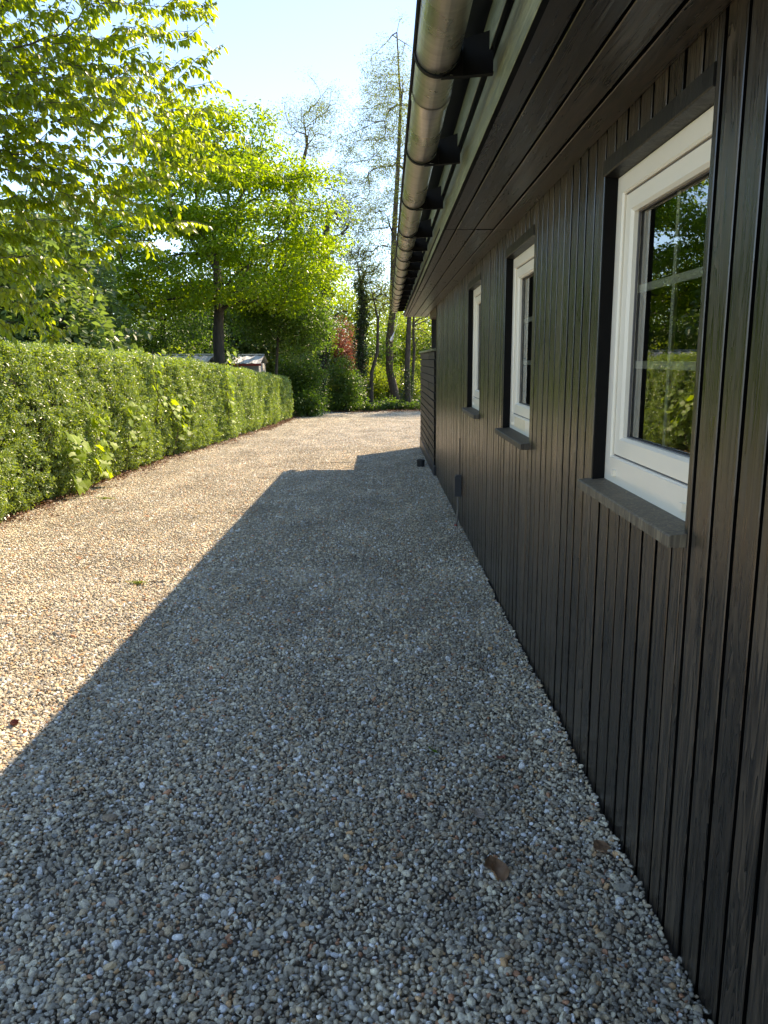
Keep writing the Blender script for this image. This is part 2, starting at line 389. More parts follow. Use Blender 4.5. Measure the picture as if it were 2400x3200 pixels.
def leaf_geo(L, W, fold=0.25, curl=0.15):
    """two quads either side of the midrib; base at origin, pointing +X"""
    V = [(0, 0, 0), (0.32*L, -W*0.5, fold*W*0.5), (0.72*L, -W*0.36, fold*W*0.3-curl*L*0.4), (L, 0, -curl*L),
         (0.72*L, W*0.36, fold*W*0.3-curl*L*0.4), (0.32*L, W*0.5, fold*W*0.5)]
    return np.array(V), [(0, 1, 2, 3), (0, 3, 4, 5)]
def rot_from(d, nrm):
    d = d/np.linalg.norm(d); nrm = nrm - d*(nrm@d)
    k = np.linalg.norm(nrm)
    if k < 1e-6: nrm = np.cross(d, [1, 0.3, 0.2]); k = np.linalg.norm(nrm)
    nrm = nrm/k
    return np.stack([d, np.cross(nrm, d), nrm], 1)
def sprig_mesh(name, n, ext, L, W, mat, style='flat', seed=0):
    """a leafy shoot along +Z (style 'shoot') or a flat spray in the XY plane (style 'flat')"""
    g = np.random.default_rng(seed); b = MB()
    LV, LF = leaf_geo(1, 1)
    for i in range(n):
        s = g.uniform(0.65, 1.15)
        if style == 'shoot':
            p = np.array([g.normal(0, ext*0.22), g.normal(0, ext*0.22), g.uniform(-0.3, 1)*ext])
            a = g.uniform(0, 6.283); d = np.array([math.cos(a), math.sin(a), g.uniform(-0.1, 1.1)])
            nr = np.array([g.normal(0, 0.5), g.normal(0, 0.5), 1])
        elif style == 'flat':
            a = g.uniform(0, 6.283); r = ext*math.sqrt(g.uniform(0, 1))
            p = np.array([r*math.cos(a), r*math.sin(a), g.normal(0, ext*0.20) - 0.25*r*r/ext])
            d = np.array([math.cos(a+g.normal(0, 0.8)), math.sin(a+g.normal(0, 0.8)), g.uniform(-0.9, 0.1)])
            nr = np.array([g.normal(0, 0.45), g.normal(0, 0.45), 1])
        else:   # ball
            p = g.normal(0, 1, 3); p *= ext*g.uniform(0.3, 1)**0.5/np.linalg.norm(p)
            d = p/np.linalg.norm(p) + g.normal(0, 0.7, 3); nr = np.array([g.normal(0, 0.7), g.normal(0, 0.7), 1])
        Rm = rot_from(d, nr)
        v = (LV*np.array([L*s, W*s, L*s*0.6]))@Rm.T + p
        b.add(v, LF, g.uniform())
    return b.mesh(name, mat)
def sprigs(key, n, ext, L, W, mat, style, count=4):
    return [proto(f'{key}_{i}', sprig_mesh(f'{key}_{i}', n, ext, L, W, mat, style, seed=hash_(key)+i)) for i in range(count)]
def hash_(s): return sum((i+1)*ord(ch) for i, ch in enumerate(s))

# ==================================================================  GROUND
S = 700
g = mesh('ground', [(-S, -60, gz(-60)-0.07), (S, -60, gz(-60)-0.07), (S, S, gz(S)-0.07), (-S, S, gz(S)-0.07)], [(0, 1, 2, 3)], M['floor'])
tag(link('ground', g), kind='structure')
DX = [(-6, -4.6), (14, -4.6), (18, -4.1), (27, -3.6), (31, -3.2), (33.0, -2.2)]
V = []; F = []
for (yy, xl) in DX: V += [(xl, yy, gz(yy)-0.045), (0.9 if yy < 15 else 12.0, yy, gz(yy)-0.045)]
V[5] = (12, 18, gz(18)-0.045)
for i in range(len(DX)-1): F.append((2*i, 2*i+1, 2*i+3, 2*i+2))
tag(link('driveway', mesh('driveway', V, F, M['bed'])), kind='structure')
def drive_left(y): return np.interp(y, [d[0] for d in DX], [d[1] for d in DX])

# ---- pebbles
def pebble_mesh(name, seed, sub, mat):
    import bmesh
    g = np.random.default_rng(seed)
    bm = bmesh.new(); bmesh.ops.create_icosphere(bm, subdivisions=sub, radius=1.0)
    # lumps: push the sphere in with a few random planes so it gets worn facets
    pl = [(lambda q: q/np.linalg.norm(q))(g.normal(0, 1, 3)) for _ in range(g.integers(6, 12))]
    dd = g.uniform(0.50, 0.88, len(pl))
    sx = np.array([1.0, g.uniform(0.62, 0.95), g.uniform(0.42, 0.75)])
    for v in bm.verts:
        p = np.array(v.co)
        for q, d in zip(pl, dd):
            k = p@q - d
            if k > 0: p = p - q*k*0.95
        v.co = Vector(p*sx)
    me = bpy.data.meshes.new(name); bm.to_mesh(me); bm.free()
    me.materials.append(mat); me.polygons.foreach_set('use_smooth', [seed % 2 == 0]*len(me.polygons))
    return me
def bump_h(x, y):
    h_ = 0.010*np.sin(x*2.1+0.7*y)*np.sin(y*1.3+0.5) + 0.009*np.sin(x*5.3-1.1*y+1.0)*np.cos(y*3.7+x) + 0.005*np.sin(x*13.1+y*4.0)*np.sin(y*11.0-x*6.0)
    for (hx_, hy_, hr_, hd_) in ((0.22, 2.02, 0.10, 0.020), (0.08, 1.86, 0.07, 0.012), (-0.35, 2.45, 0.09, 0.012), (0.30, 3.1, 0.12, 0.014), (-0.75, 2.1, 0.10, 0.012), (-0.2, 3.9, 0.13, 0.012)):
        h_ = h_ - hd_*np.exp(-((x-hx_)**2+(y-hy_)**2)/hr_**2)
    return h_ + 0.018*np.exp(-np.abs(0.77-x)/0.05)*(0.6+0.4*np.sin(y*9.0)*np.sin(y*23.0+1))
prot = [proto(f'pebble_{i}', pebble_mesh(f'pebble_{i}', 100+i, 2, M['stone_i'])) for i in range(14)]
NX0, NX1, NY0, NY1 = -3.0, 0.765, 0.9, 6.0
def hexpts(x0, x1, y0, y1, s):
    xs = np.arange(x0, x1, s); ys = np.arange(y0, y1, s*0.87)
    X, Y = np.meshgrid(xs, ys); X = X + (np.arange(len(ys)) % 2)[:, None]*s*0.5
    X = X.ravel(); Y = Y.ravel()
    X = X + rng.normal(0, s*0.24, len(X)); Y = Y + rng.normal(0, s*0.24, len(Y))
    k = (X < x1) & (X > x0); return X[k], Y[k]
X, Y = hexpts(NX0, NX1, NY0, NY1, 0.0142)
k = X > -(0.53*Y+0.55); X, Y = X[k], Y[k]
n = len(X)
sz = np.clip(rng.lognormal(math.log(0.0090), 0.28, n), 0.0045, 0.0205)
big_ = rng.uniform(0, 1, n) < 0.015; sz = np.where(big_, sz*1.55, sz)
Z = gz(Y) + bump_h(X, Y) + rng.uniform(-0.0035, 0.0035, n) + 0.15*sz
R = np.stack([rng.normal(0, 0.45, n), rng.normal(0, 0.45, n), rng.uniform(0, 6.283, n)], 1)
gr = scatter('gravel', np.stack([X, Y, Z], 1), R, sz, prot)
tag(gr, 'loose grey and beige pebbles covering the near part of the driveway', 'gravel', kind='stuff')

def patch_mesh(name, seed, sz_px=0.0165):
    g = np.random.default_rng(seed)
    base = []
    for i in range(6):
        me = pebble_mesh('tmp', 300+seed*10+i, 1, M['stone_m'])
        v = np.zeros(len(me.vertices)*3, np.float32); me.vertices.foreach_get('co', v)
        base.append((v.reshape(-1, 3), np.array([p.vertices[:] for p in me.polygons])))
        bpy.data.meshes.remove(me)
    xs = np.arange(-0.5, 0.5, sz_px)
    Vs, Fs, Rs = [], [], []; off = 0
    for a in xs:
        for b_ in xs:
            p = np.array([a, b_, 0]) + np.append(g.normal(0, sz_px*0.25, 2), g.uniform(-0.006, 0.005))
            v, f = base[g.integers(0, 6)]
            s = min(0.019, max(0.006, g.lognormal(math.log(0.0100), 0.28)))
            th, ph = g.uniform(0, 6.283), g.normal(0, 0.35)
            c, s_ = math.cos(th), math.sin(th); c2, s2 = math.cos(ph), math.sin(ph)
            Rm = np.array([[c, -s_, 0], [s_, c, 0], [0, 0, 1]])@np.array([[1, 0, 0], [0, c2, -s2], [0, s2, c2]])
            Vs.append(v@Rm.T*s + p); Fs.append(f+off); off += len(v); Rs.append(np.full(len(f), g.uniform()))
    Vs = np.concatenate(Vs); Fs = np.concatenate(Fs)
    me = bpy.data.meshes.new(name)
    me.vertices.add(len(Vs)); me.vertices.foreach_set('co', Vs.astype(np.float32).ravel())
    me.loops.add(len(Fs)*3); me.loops.foreach_set('vertex_index', Fs.astype(np.int32).ravel())
    me.polygons.add(len(Fs)); me.polygons.foreach_set('loop_start', np.arange(0, len(Fs)*3, 3, dtype=np.int32))
    me.polygons.foreach_set('use_smooth', np.ones(len(Fs), bool))
    me.update(calc_edges=True); me.materials.append(M['stone_m'])
    a = me.attributes.new('rnd', 'FLOAT', 'FACE'); a.data.foreach_set('value', np.concatenate(Rs).astype(np.float32))
    return me
tiles = [proto(f'gravel_tile_{i}', patch_mesh(f'gravel_tile_{i}', 40+i)) for i in range(3)]
pts = []; rots = []
for iy in range(-6, 33):
    for ix in range(-6, 12):
        x, y = ix*0.97+0.28, iy*0.97+0.3
        if y < 15.5 and x > 0.40: continue
        if x < drive_left(y)+0.35: continue
        if y > 31.3 + 0.5*math.sin(x*1.7): continue
        if NX0+0.5 < x and NY0+0.5 < y < NY1-0.5 and x > -(0.53*y+0.05)+0.5: continue
        pts.append((x, y, gz(y)+0.002 + float(bump_h(x, y))*0.4)); rots.append((math.atan(GS), 0, random.choice((0, 1, 2, 3))*math.pi/2))
rots = [(GS*math.cos(r[2]), -GS*math.sin(r[2]), r[2]) for r in rots]   # lie on the slope whatever the turn
far = scatter('gravel', pts, rots, np.ones(len(pts)), tiles)
tag(far, 'loose gravel on the far and sunlit part of the driveway', 'gravel', kind='stuff')

# ==================================================================  HOUSE
house = empty('house', (1.0, 5.0, 0), 'long low house clad in black vertical boards with white windows', 'house')
HO = Vector((1.0, 5.0, 0))
def hp(o):                      # parent to the house, keeping world coordinates
    o.parent = house; o.location = o.location - HO; return o
XW, XB = 0.776, 0.800           # front of boards, front of the black backing
YE, YS = 11.62, -3.0            # far and near end of the wall
ZS, ZI, ZL = 2.316, 1.100, 2.168
WIN = [(1.950, 2.862), (4.135, 5.075), (6.345, 7.290)]
wall_b = MB()
def seg(y0, y1, z0, z1): wall_b.box(XB, XB+0.12, y0, y1, z0, z1)
ys = [YS] + [v for wv in WIN for v in wv] + [YE-0.01]
for i in range(0, len(ys), 2): seg(ys[i], ys[i+1], gz(ys[i+1])-0.1, ZS+0.05)
for (a, b_) in WIN:
    seg(a, b_, -0.3, ZI-0.02); seg(a, b_, ZL+0.02, ZS+0.05)
wall = hp(wall_b.build('wall', M['backing']))
wi = Matrix.Translation(wall.location + HO).inverted()
PITCHB, GAP, TH = 0.1185, 0.0195, 0.024
bw = PITCHB - GAP
y = 2.267 - 44*PITCHB
def put_board(me, x, yc, z, jit=True):
    o = link('board', me, wall, (x + (random.uniform(-0.0015, 0.0015) if jit else 0), yc, z))
    if jit: o.rotation_euler = (random.uniform(-0.0007, 0.0007), 0, random.uniform(-0.012, 0.012))
    return o
while y < YE - 0.02:
    yc = y + PITCHB/2
    wn = None
    for (a, b_) in WIN:
        if yc > a-0.045 and yc < b_+0.045: wn = (a, b_)
    z0 = gz(yc) + 0.015
    if wn is None:
        put_board(board_mesh(bw, TH, round((ZS+0.02)-gz(6)+0.12, 3), M['wood']), XW+TH, yc, gz(yc)+0.0 if False else (ZS+0.02)-((ZS+0.02)-gz(6)+0.12) + 0.0)
    else:
        a, b_ = wn
        # edge boards keep their width outside the opening
        lo, hi = yc-bw/2, yc+bw/2
        if lo < a-0.004:
            wd = a-lo-0.0005
            if wd > 0.012: put_board(board_mesh(wd, TH, 2.5, M['wood']), XW+TH, lo+wd/2, ZS+0.02-2.5, False)
            lo = a+0.003
        if hi > b_+0.004:
            wd = hi-b_-0.0005
            if wd > 0.012: put_board(board_mesh(wd, TH, 2.5, M['wood']), XW+TH, hi-wd/2, ZS+0.02-2.5, False)
            hi = b_-0.003
        wd = hi-lo
        if wd > 0.015:
            put_board(board_mesh(wd, TH, 1.30, M['wood']), XW+TH, (lo+hi)/2, ZI-0.036-1.30)
            put_board(board_mesh(wd, TH, ZS+0.02-ZL-0.055, M['wood']), XW+TH, (lo+hi)/2, ZL+0.055)
    y += PITCHB

# windows
def frame_ring(x0, x1, ya, yb, za, zb, wl, wr, wbt, wt, ch=0.006):
    """rectangular ring with chamfered inner front edge; front at x0"""
    b = MB()
    o = [(ya, za), (yb, za), (yb, zb), (ya, zb)]
    i_ = [(ya+wl, za+wbt), (yb-wr, za+wbt), (yb-wr, zb-wt), (ya+wl, zb-wt)]
    ic = [(ya+wl-ch, za+wbt-ch), (yb-wr+ch, za+wbt-ch), (yb-wr+ch, zb-wt+ch), (ya+wl-ch, zb-wt+ch)]
    V = [(x0, *p) for p in o] + [(x0, *p) for p in ic] + [(x0+ch, *p) for p in i_] + [(x1, *p) for p in i_] + [(x1, *p) for p in o]
    F = []
    for k in range(4):
        j = (k+1) % 4
        for r in range(4): F.append((r*4+k, r*4+j, (r+1)*4+j, (r+1)*4+k))
        F.append((16+k, 16+j, j, k))
    b.add(V, F); return b
winlab = ['white window nearest the camera', 'white middle window with a cream sticker on its lower frame', 'white window farthest along the wall']
for wi_, (a, b_) in enumerate(WIN):
    FX = 0.824
    fr_ = frame_ring(FX, FX+0.07, a+0.004, b_-0.004, ZI+0.004, ZL-0.006, 0.062, 0.062, 0.098, 0.062)
    win = fr_.build('window', M['white'], house, loc=-HO); win['label'] = winlab[wi_]
    sa, sb, sz0, sz1 = a+0.070, b_-0.070, ZI+0.107, ZL-0.074
    frame_ring(FX+0.012, FX+0.062, sa, sb, sz0, sz1, 0.062, 0.062, 0.066, 0.062, 0.010).build('sash', M['white'], win)
    g_ = MB(); g_.box(FX+0.020, FX+0.066, a+0.06, a+0.0795, ZI+0.06, ZL-0.06)
    ga, gb, g0, g1 = sa+0.060, sb-0.060, sz0+0.064, sz1-0.060
    gk = frame_ring(FX+0.036, FX+0.044, ga-0.003, gb+0.003, g0-0.003, g1+0.003, 0.008, 0.008, 0.008, 0.008, 0.002)
    gk.build('gasket', M['gasket'], win)
    shadow_gap = frame_ring(FX+0.014, FX+0.050, a+0.062, b_-0.062, ZI+0.098, ZL-0.066, 0.012, 0.012, 0.012, 0.012, 0.001)
    shadow_gap.build('seal', M['gasket'], win)
    # two panes of glass with bars between them
    for xg in (FX+0.046,):
        pb = MB(); pb.add([(xg, ga, g0), (xg, gb, g0), (xg, gb, g1), (xg, ga, g1)], [(0, 3, 2, 1)])
        pb.build('pane', M['glass'], win)
    xm0, xm1 = FX+0.050, FX+0.060
    mb = MB(); ymid = (ga+gb)/2; mb.box(xm0, xm1, ymid-0.013, ymid+0.013, g0, g1); mb.build('muntin', M['white'], win)
    for kz in (1, 2):
        zz = g0+(g1-g0)*kz/3.0
        mb = MB(); mb.box(xm0-0.0006, xm1+0.0006, ga, gb, zz-0.013, zz+0.013); mb.build('muntin', M['white'], win)
    # far inner reveal, head, sill
    jb = MB()
    jb.box(XW+0.004, FX+0.02, b_-0.004, b_+0.014, ZI-0.01, ZL+0.004); jb.build('jamb', M['edge_shade'], win)  # shade of the reveal painted on both jambs
    jb = MB(); jb.box(XW+0.004, FX+0.02, a-0.014, a+0.004, ZI-0.01, ZL+0.004); jb.build('jamb', M['edge_shade'], win)
    hb = MB(); hb.prism([(XW-0.005, ZL+0.052), (XW-0.005, ZL+0.004), (XW-0.002, ZL), (FX+0.03, ZL-0.006), (FX+0.03, ZL+0.06)], a+0.001, b_-0.001, 1)
    # profile above is given as (x, z)
    hb.build('lintel', M['wood_end'], win)
    sb_ = MB(); sb_.prism([(XW-0.046, ZI-0.004), (XW-0.046, ZI-0.032), (FX+0.03, ZI-0.032), (FX+0.03, ZI+0.010), (XW-0.042, ZI)], a-0.020, b_+0.026, 1)
    sb_.build('sill', M['sill'], win)
    for yc in (b_-0.13, a+0.13):
        db = MB(); s = 0.011
        db.prism([(yc-s, ZI+0.045-s), (yc+s, ZI+0.045-s), (yc+s, ZI+0.045+s), (yc-s, ZI+0.045+s)], FX-0.012, FX+0.001, 0)
        db.build('drain_cap', M['white'], win)
    if wi_ == 1:
        st = MB(); st.box(FX-0.0012, FX, b_-0.55, b_-0.19, ZI+0.028, ZI+0.092); st.build('sticker', M['sticker'], win)
    # interior: reveal linings
    cu = MB()
    if wi_ != 0:
        n_ = 22
        for k in range(n_):
            y0 = b_-0.05-0.30*k/n_; y1 = b_-0.05-0.30*(k+1)/n_
            x0 = FX+0.20+0.018*math.sin(k*1.3); x1 = FX+0.20+0.018*math.sin((k+1)*1.3)
            cu.add([(x0, y0, ZI-0.1), (x1, y1, ZI-0.1), (x1, y1, ZL+0.1), (x0, y0, ZL+0.1)], [(0, 1, 2, 3)])
        cu.build('curtain', M['curtain'], win)

# room behind the wall
rb = MB()
rb.box(0.93, 4.6, YS+0.05, YE-0.05, -0.3, -0.2); rb.box(0.93, 4.6, YS+0.05, YE-0.05, 2.5, 2.55)
rb.box(4.5, 4.6, YS+0.05, YE-0.05, -0.2, 2.5); rb.box(0.925, 4.5, YE-0.12, YE-0.06, -0.2, 2.5); rb.box(0.925, 4.5, YS+0.06, YS+0.12, -0.2, 2.5)
for yy in (3.45, 5.75): rb.box(0.93, 4.5, yy, yy+0.1, -0.2, 2.5)
rb.build('room', M['room'], house, loc=-HO)

# eaves: soffit boards run along the house
RE, RS = 14.55, -5.0                              # roof ends
def xf(y): return 0.347 + (y-2.0)*0.0042          # line of the fascia
sof = MB(); sof.box(0.36, 0.94, RS, RE-0.02, ZS+0.03, ZS+0.05)
soffit = sof.build('soffit', M['backing'], house, loc=-HO)
rows = [(0.366, 0.438), (0.448, 0.552), (0.562, 0.668), (0.678, 0.776)]
cuts = [RS, 0.6, 4.90, 9.22, RE]
rX = Matrix.Rotation(math.radians(-90), 4, 'X')   # local Z -> world +Y
for (x0, x1) in rows:
    for k in range(4):
        ya, yb = cuts[k]+0.003, cuts[k+1]-0.003
        me = board_mesh(round(x1-x0, 3), 0.024, round(yb-ya, 3), M['soffit'])
        o = link('board', me, soffit)
        # thickness down (front face to -Z), width along X, length along Y
        o.matrix_local = Matrix(((0, -1, 0, (x0+x1)/2), (0, 0, 1, ya), (1, 0, 0, ZS+0.026+random.uniform(-0.002, 0.002)), (0, 0, 0, 1)))
        o.rotation_mode = 'XYZ'
# porch soffit beyond the wall end
pb = MB(); pb.box(0.79, 3.0, YE, RE-0.02, ZS+0.004, ZS+0.05); pb.build('porch_ceiling', M['soffit'], house, loc=-HO)
def fascia_board(x_off, th, z0, z1, ya, yb, name):
    me = board_mesh(round(z1-z0, 3), th, round(yb-ya, 3), M['fascia'])
    o = link(name, me, house)
    ang = math.atan(0.0042)
    # front to -X, width along Z, length along Y
    M4 = Matrix(((1, 0, 0, xf(ya)+x_off+th), (0, 0, 1, ya), (0, 1, 0, (z0+z1)/2), (0, 0, 0, 1)))
    o.matrix_local = Matrix.Translation(-HO)@Matrix.Translation((0, 0, 0))@M4@Matrix.Rotation(ang, 4, 'Y')
    return o
for (ya, yb) in ((RS, 0.2), (0.206, 4.90), (4.906, 10.3), (10.306, RE)):
    fascia_board(0.0, 0.024, ZS-0.006, ZS+0.150, ya, yb, 'fascia')
    fascia_board(-0.022, 0.020, ZS+0.152, ZS+0.262, ya, yb, 'eaves_board')
# roof slope
rf = MB(); rf.prism([(0.17, ZS+0.262), (0.17, ZS+0.282), (4.2, ZS+1.52), (8.3, ZS+0.25), (8.3, ZS+0.21), (4.2, ZS+1.46)], RS, RE+0.02, 1)
rf.build('roof', M['roof'], house, loc=-HO)
# other walls so that the house is whole
ow = MB(); ow.box(7.6, 7.7, YS, YE, -0.4, 2.4); ow.box(0.93, 7.6, YE-0.05, YE, -0.4, 2.5); ow.box(0.93, 7.6, YS, YS+0.05, -0.4, 2.5)
ow.build('outer_wall', M['wood_end'], house, loc=-HO)
# gutter: half round with a rolled rim
GR = 0.066
def xg(y): return 0.170 + (y-2.0)*0.0036
ZG = ZS + 0.150
gb_ = MB(); n_ = 18
for (ya, yb) in ((RS, 2.93), (2.92, 5.95), (5.94, 8.98), (8.97, 11.9), (11.89, RE+0.06)):
    V = []; F = []
    for (yy, dr) in ((ya, 0.0), (yb, 0.0012)):
        for lay in (GR+dr, GR-0.002+dr):
            for k in range(n_+1):
                a = math.pi + math.pi*k/n_
                V.append((xg(yy)+lay*math.cos(a), yy, ZG+lay*math.sin(a)))
    N1 = n_+1
    for k in range(n_):
        F.append((k, k+1, 2*N1+k+1, 2*N1+k)); F.append((N1+k, 3*N1+k, 3*N1+k+1, N1+k+1))
        F.append((2*N1+k, 2*N1+k+1, 3*N1+k+1, 3*N1+k))
    gb_.add(V, F)
gutter = gb_.build('gutter', M['zinc'], house, smooth=True, loc=-HO)
rim = MB(); rim.tube([(xg(RS)-GR-0.003, RS, ZG+0.004), (xg(5)-GR-0.003, 5, ZG+0.004), (xg(RE)-GR-0.003, RE+0.06, ZG+0.004)], 0.0085, 10)
rim.build('rim', M['bracket'], gutter, smooth=True)
ec = MB(); V = [(xg(RE)+GR*math.cos(math.pi+math.pi*k/16), RE+0.061, ZG+GR*math.sin(math.pi+math.pi*k/16)) for k in range(17)]
ec.add(V + [(v[0], v[1]+0.004, v[2]) for v in V], [tuple(range(17)), tuple(range(33, 16, -1))] + [(i, i+1, i+18, i+17) for i in range(16)] + [(16, 0, 17, 33)])
ec.build('end_cap', M['zinc'], gutter)
for yj in (2.925, 5.945, 8.975, 11.895):
    b = MB(); n_ = 18; V = []; F = []
    for yy in (yj-0.035, yj+0.035):
        for k in range(n_+1): V.append((xg(yj)+(GR+0.0035)*math.cos(math.pi+math.pi*k/n_), yy, ZG+(GR+0.0035)*math.sin(math.pi+math.pi*k/n_)))
    for k in range(n_): F.append((k, k+1, n_+2+k, n_+1+k))
    b.add(V, F); b.build('joint_sleeve', M['zinc'], gutter, smooth=True)
BR = [-3.6, -2.5, -1.5, -0.45, 0.6, 1.55, 2.56, 3.64, 4.68, 5.72, 6.42, 7.10, 7.75, 8.45, 9.20, 9.95, 10.75, 11.5, 12.25, 12.95, 13.6, 14.2]
def bracket_mesh():
    b = MB(); n_ = 18
    V = []; ro, ri = GR+0.0070, GR+0.0022
    for yy in (-0.012, 0.012):
        for r_ in (ro, ri):
            for k in range(n_+1):
                a = math.pi + math.pi*k/n_
                V.append((r_*math.cos(a), yy, r_*math.sin(a)))
    N1 = n_+1; F = []
    for k in range(n_):
        F += [(k, k+1, 2*N1+k+1, 2*N1+k), (N1+k, 3*N1+k, 3*N1+k+1, N1+k+1), (k, N1+k, N1+k+1, k+1), (2*N1+k, 2*N1+k+1, 3*N1+k+1, 3*N1+k)]
    b.add(V, F)
    # web plate back to the fascia and its bottom flange
    b.prism([(0.035, -0.064), (0.064, -0.035), (GR+0.004, -0.006), (GR+0.004, 0.03), (0.168, 0.06), (0.168, -0.060), (0.075, -0.070)], -0.002, 0.002, 1)
    b.prism([(0.010, -0.0765), (0.168, -0.0665), (0.168, -0.0605), (0.075, -0.0705), (0.030, -0.0705)], -0.012, 0.012, 1)
    b.box(0.073, 0.077, -0.014, 0.014, -0.070, 0.012)
    return b.mesh('bracket', M['bracket'])
bme = bracket_mesh()
for yb in BR: link('bracket', bme, gutter, (xg(yb), yb, ZG), (0, 0, random.uniform(-0.02, 0.02)))
# porch post and head beam beyond the wall end
pp = MB(); pp.box(0.80, 0.90, 13.15, 13.25, gz(13)-0.1, ZS+0.01); pp.build('porch_post', M['wood_end'], house, loc=-HO)
pp = MB(); pp.box(0.782, 0.86, YE+0.004, 13.3, ZS-0.115, ZS+0.002); pp.build('porch_beam', M['sill'], house, loc=-HO)
pp = MB(); pp.box(1.9, 2.0, YE, RE, gz(13)-0.1, ZS); pp.build('porch_wall', M['backing'], house, loc=-HO)
cb = MB(); cb.box(0.772, 0.80, YE-0.012, YE+0.012, gz(YE)-0.05, ZS+0.02); cb.build('corner_board', M['sill'], house, loc=-HO)

# ==================================================================  BOARDED SCREEN beyond the house
FY0, FY1, FXs = 11.70, 16.15, 0.752
fence = empty('fence', (FXs, 14, gz(14)), 'black fence of horizontal boards continuing the line of the house wall', 'fence')
FO = Vector((FXs, 14, gz(14)))
fz0, fz1 = 0.10, 1.70
nb = 14; ph_ = (fz1-0.03 - (-0.05))/nb
for (ya, yb) in ((FY0, 13.16), (13.175, FY1)):
    for k in range(nb):
        z = -0.05 + k*ph_
        me = board_mesh(round(ph_-0.012, 4), 0.02, round(yb-ya, 3), M['fence'])
        o = link('board', me, fence)
        o.matrix_local = Matrix.Translation(-FO)@Matrix(((1, 0, 0, FXs+0.02+random.uniform(-0.002, 0.002)), (0, 0, 1, ya), (0, 1, 0, z+ph_/2), (0, 0, 0, 1)))@Matrix.Rotation(random.uniform(0.02, 0.06), 4, 'Z')
bk = MB(); bk.box(FXs+0.022, FXs+0.035, FY0+0.01, FY1-0.01, -0.3, fz1-0.03); bk.build('backing', M['backing'], fence, loc=-FO)
for yp in (11.76, 13.17, 14.65, 16.05):
    b = MB(); b.box(FXs+0.037, FXs+0.13, yp-0.045, yp+0.045, -0.5, fz1-0.03); b.build('post', M['wood_end'], fence, loc=-FO)
for (ya, yb) in ((FY0-0.01, 13.167), (13.170, FY1+0.03)):
    b = MB(); b.prism([(FXs-0.03, fz1-0.026), (FXs-0.03, fz1+0.004), (FXs+0.05, fz1+0.018), (FXs+0.15, fz1+0.004), (FXs+0.15, fz1-0.026)], ya, yb, 1)
    b.build('cap', M['fascia'], fence, loc=-FO)
b = MB(); b.add([(x, yv, z) for x in (FXs-0.012, FXs+0.021) for yv, zz in ((FY0-0.15, (-0.32, -0.045)), (FY1, (-0.36, -0.045))) for z in zz],
                [(0, 1, 3, 2), (4, 6, 7, 5), (0, 4, 5, 1), (2, 3, 7, 6), (0, 2, 6, 4), (1, 5, 7, 3)])
b.build('plinth_board', M['plastic'], fence, loc=-FO)

# ==================================================================  SMALL THINGS ON AND BY THE WALL
ub = empty('junction_box', (0.75, 7.72, 0.2), 'slim charcoal electric box with a grey conduit low on the black wall', 'electric box')
b = MB(); b.prism([(-0.052, -0.02), (-0.052, 0.195), (-0.036, 0.215), (0.024, 0.215), (0.024, -0.02)], -0.042, 0.042, 1); b.build('box', M['plastic'], ub)
b = MB(); b.box(-0.055, -0.0525, -0.036, 0.036, -0.012, 0.19); b.build('cover', M['conduit'], ub)
b = MB(); b.tube([(-0.005, 0.0, -0.02), (-0.008, -0.005, -0.16), (-0.02, -0.02, -0.30), (-0.035, -0.04, -0.345)], 0.012, 8); b.build('conduit', M['conduit'], ub, smooth=True)
b = MB(); b.tube([(0.008, 0.012, 0.21), (0.008, 0.012, 0.62)], 0.005, 6); b.build('cable', M['plastic'], ub)
b = MB(); b.tube([(-0.034, -0.04, -0.338), (-0.042, -0.05, -0.362), (-0.045, -0.055, -0.385)], [0.017, 0.020, 0.012], 8); b.build('end_plug', M['red'], ub)

ub.scale = (0.85, 0.8, 0.92)
pot = MB(); pr = [(0.062, 0.0), (0.068, 0.10), (0.072, 0.102), (0.072, 0.118), (0.060, 0.118), (0.056, 0.02)]
n_ = 20; V = [(r_*math.cos(2*math.pi*k/n_), r_*math.sin(2*math.pi*k/n_), z_) for (r_, z_) in pr for k in range(n_)]
F = [(j*n_+k, j*n_+(k+1) % n_, (j+1)*n_+(k+1) % n_, (j+1)*n_+k) for j in range(len(pr)-1) for k in range(n_)] + [tuple(range((len(pr)-1)*n_, len(pr)*n_))]
pot.add(V, F)
tag(pot.build('drain_pipe', M['plastic'], loc=(0.60, 12.75, gz(12.75))), 'short dark drain stub standing in the gravel by the fence', 'drain pipe')

hl = empty('hanging_ornament', (0.20, 14.75, 2.05), 'small white teardrop ornament hanging below the far gutter end', 'ornament')
pr = [(0.002, 0.0), (0.012, -0.02), (0.022, -0.10), (0.040, -0.19), (0.046, -0.235), (0.036, -0.27), (0.004, -0.285)]
b = MB(); n_ = 14; V = [(r_*math.cos(2*math.pi*k/n_), r_*math.sin(2*math.pi*k/n_), z_) for (r_, z_) in pr for k in range(n_)]
F = [(j*n_+k, j*n_+(k+1) % n_, (j+1)*n_+(k+1) % n_, (j+1)*n_+k) for j in range(len(pr)-1) for k in range(n_)]
b.add(V, F); o = b.build('drop', M['whitelamp'], hl, smooth=True); o.rotation_euler = (0, math.radians(22), 0); o.scale = (0.6, 0.6, 0.62)
b = MB(); b.tube([(0, 0, -0.005), (0.04, -0.03, 0.10), (0.07, -0.06, 0.30)], 0.004, 5); b.build('string', M['whitelamp'], hl)

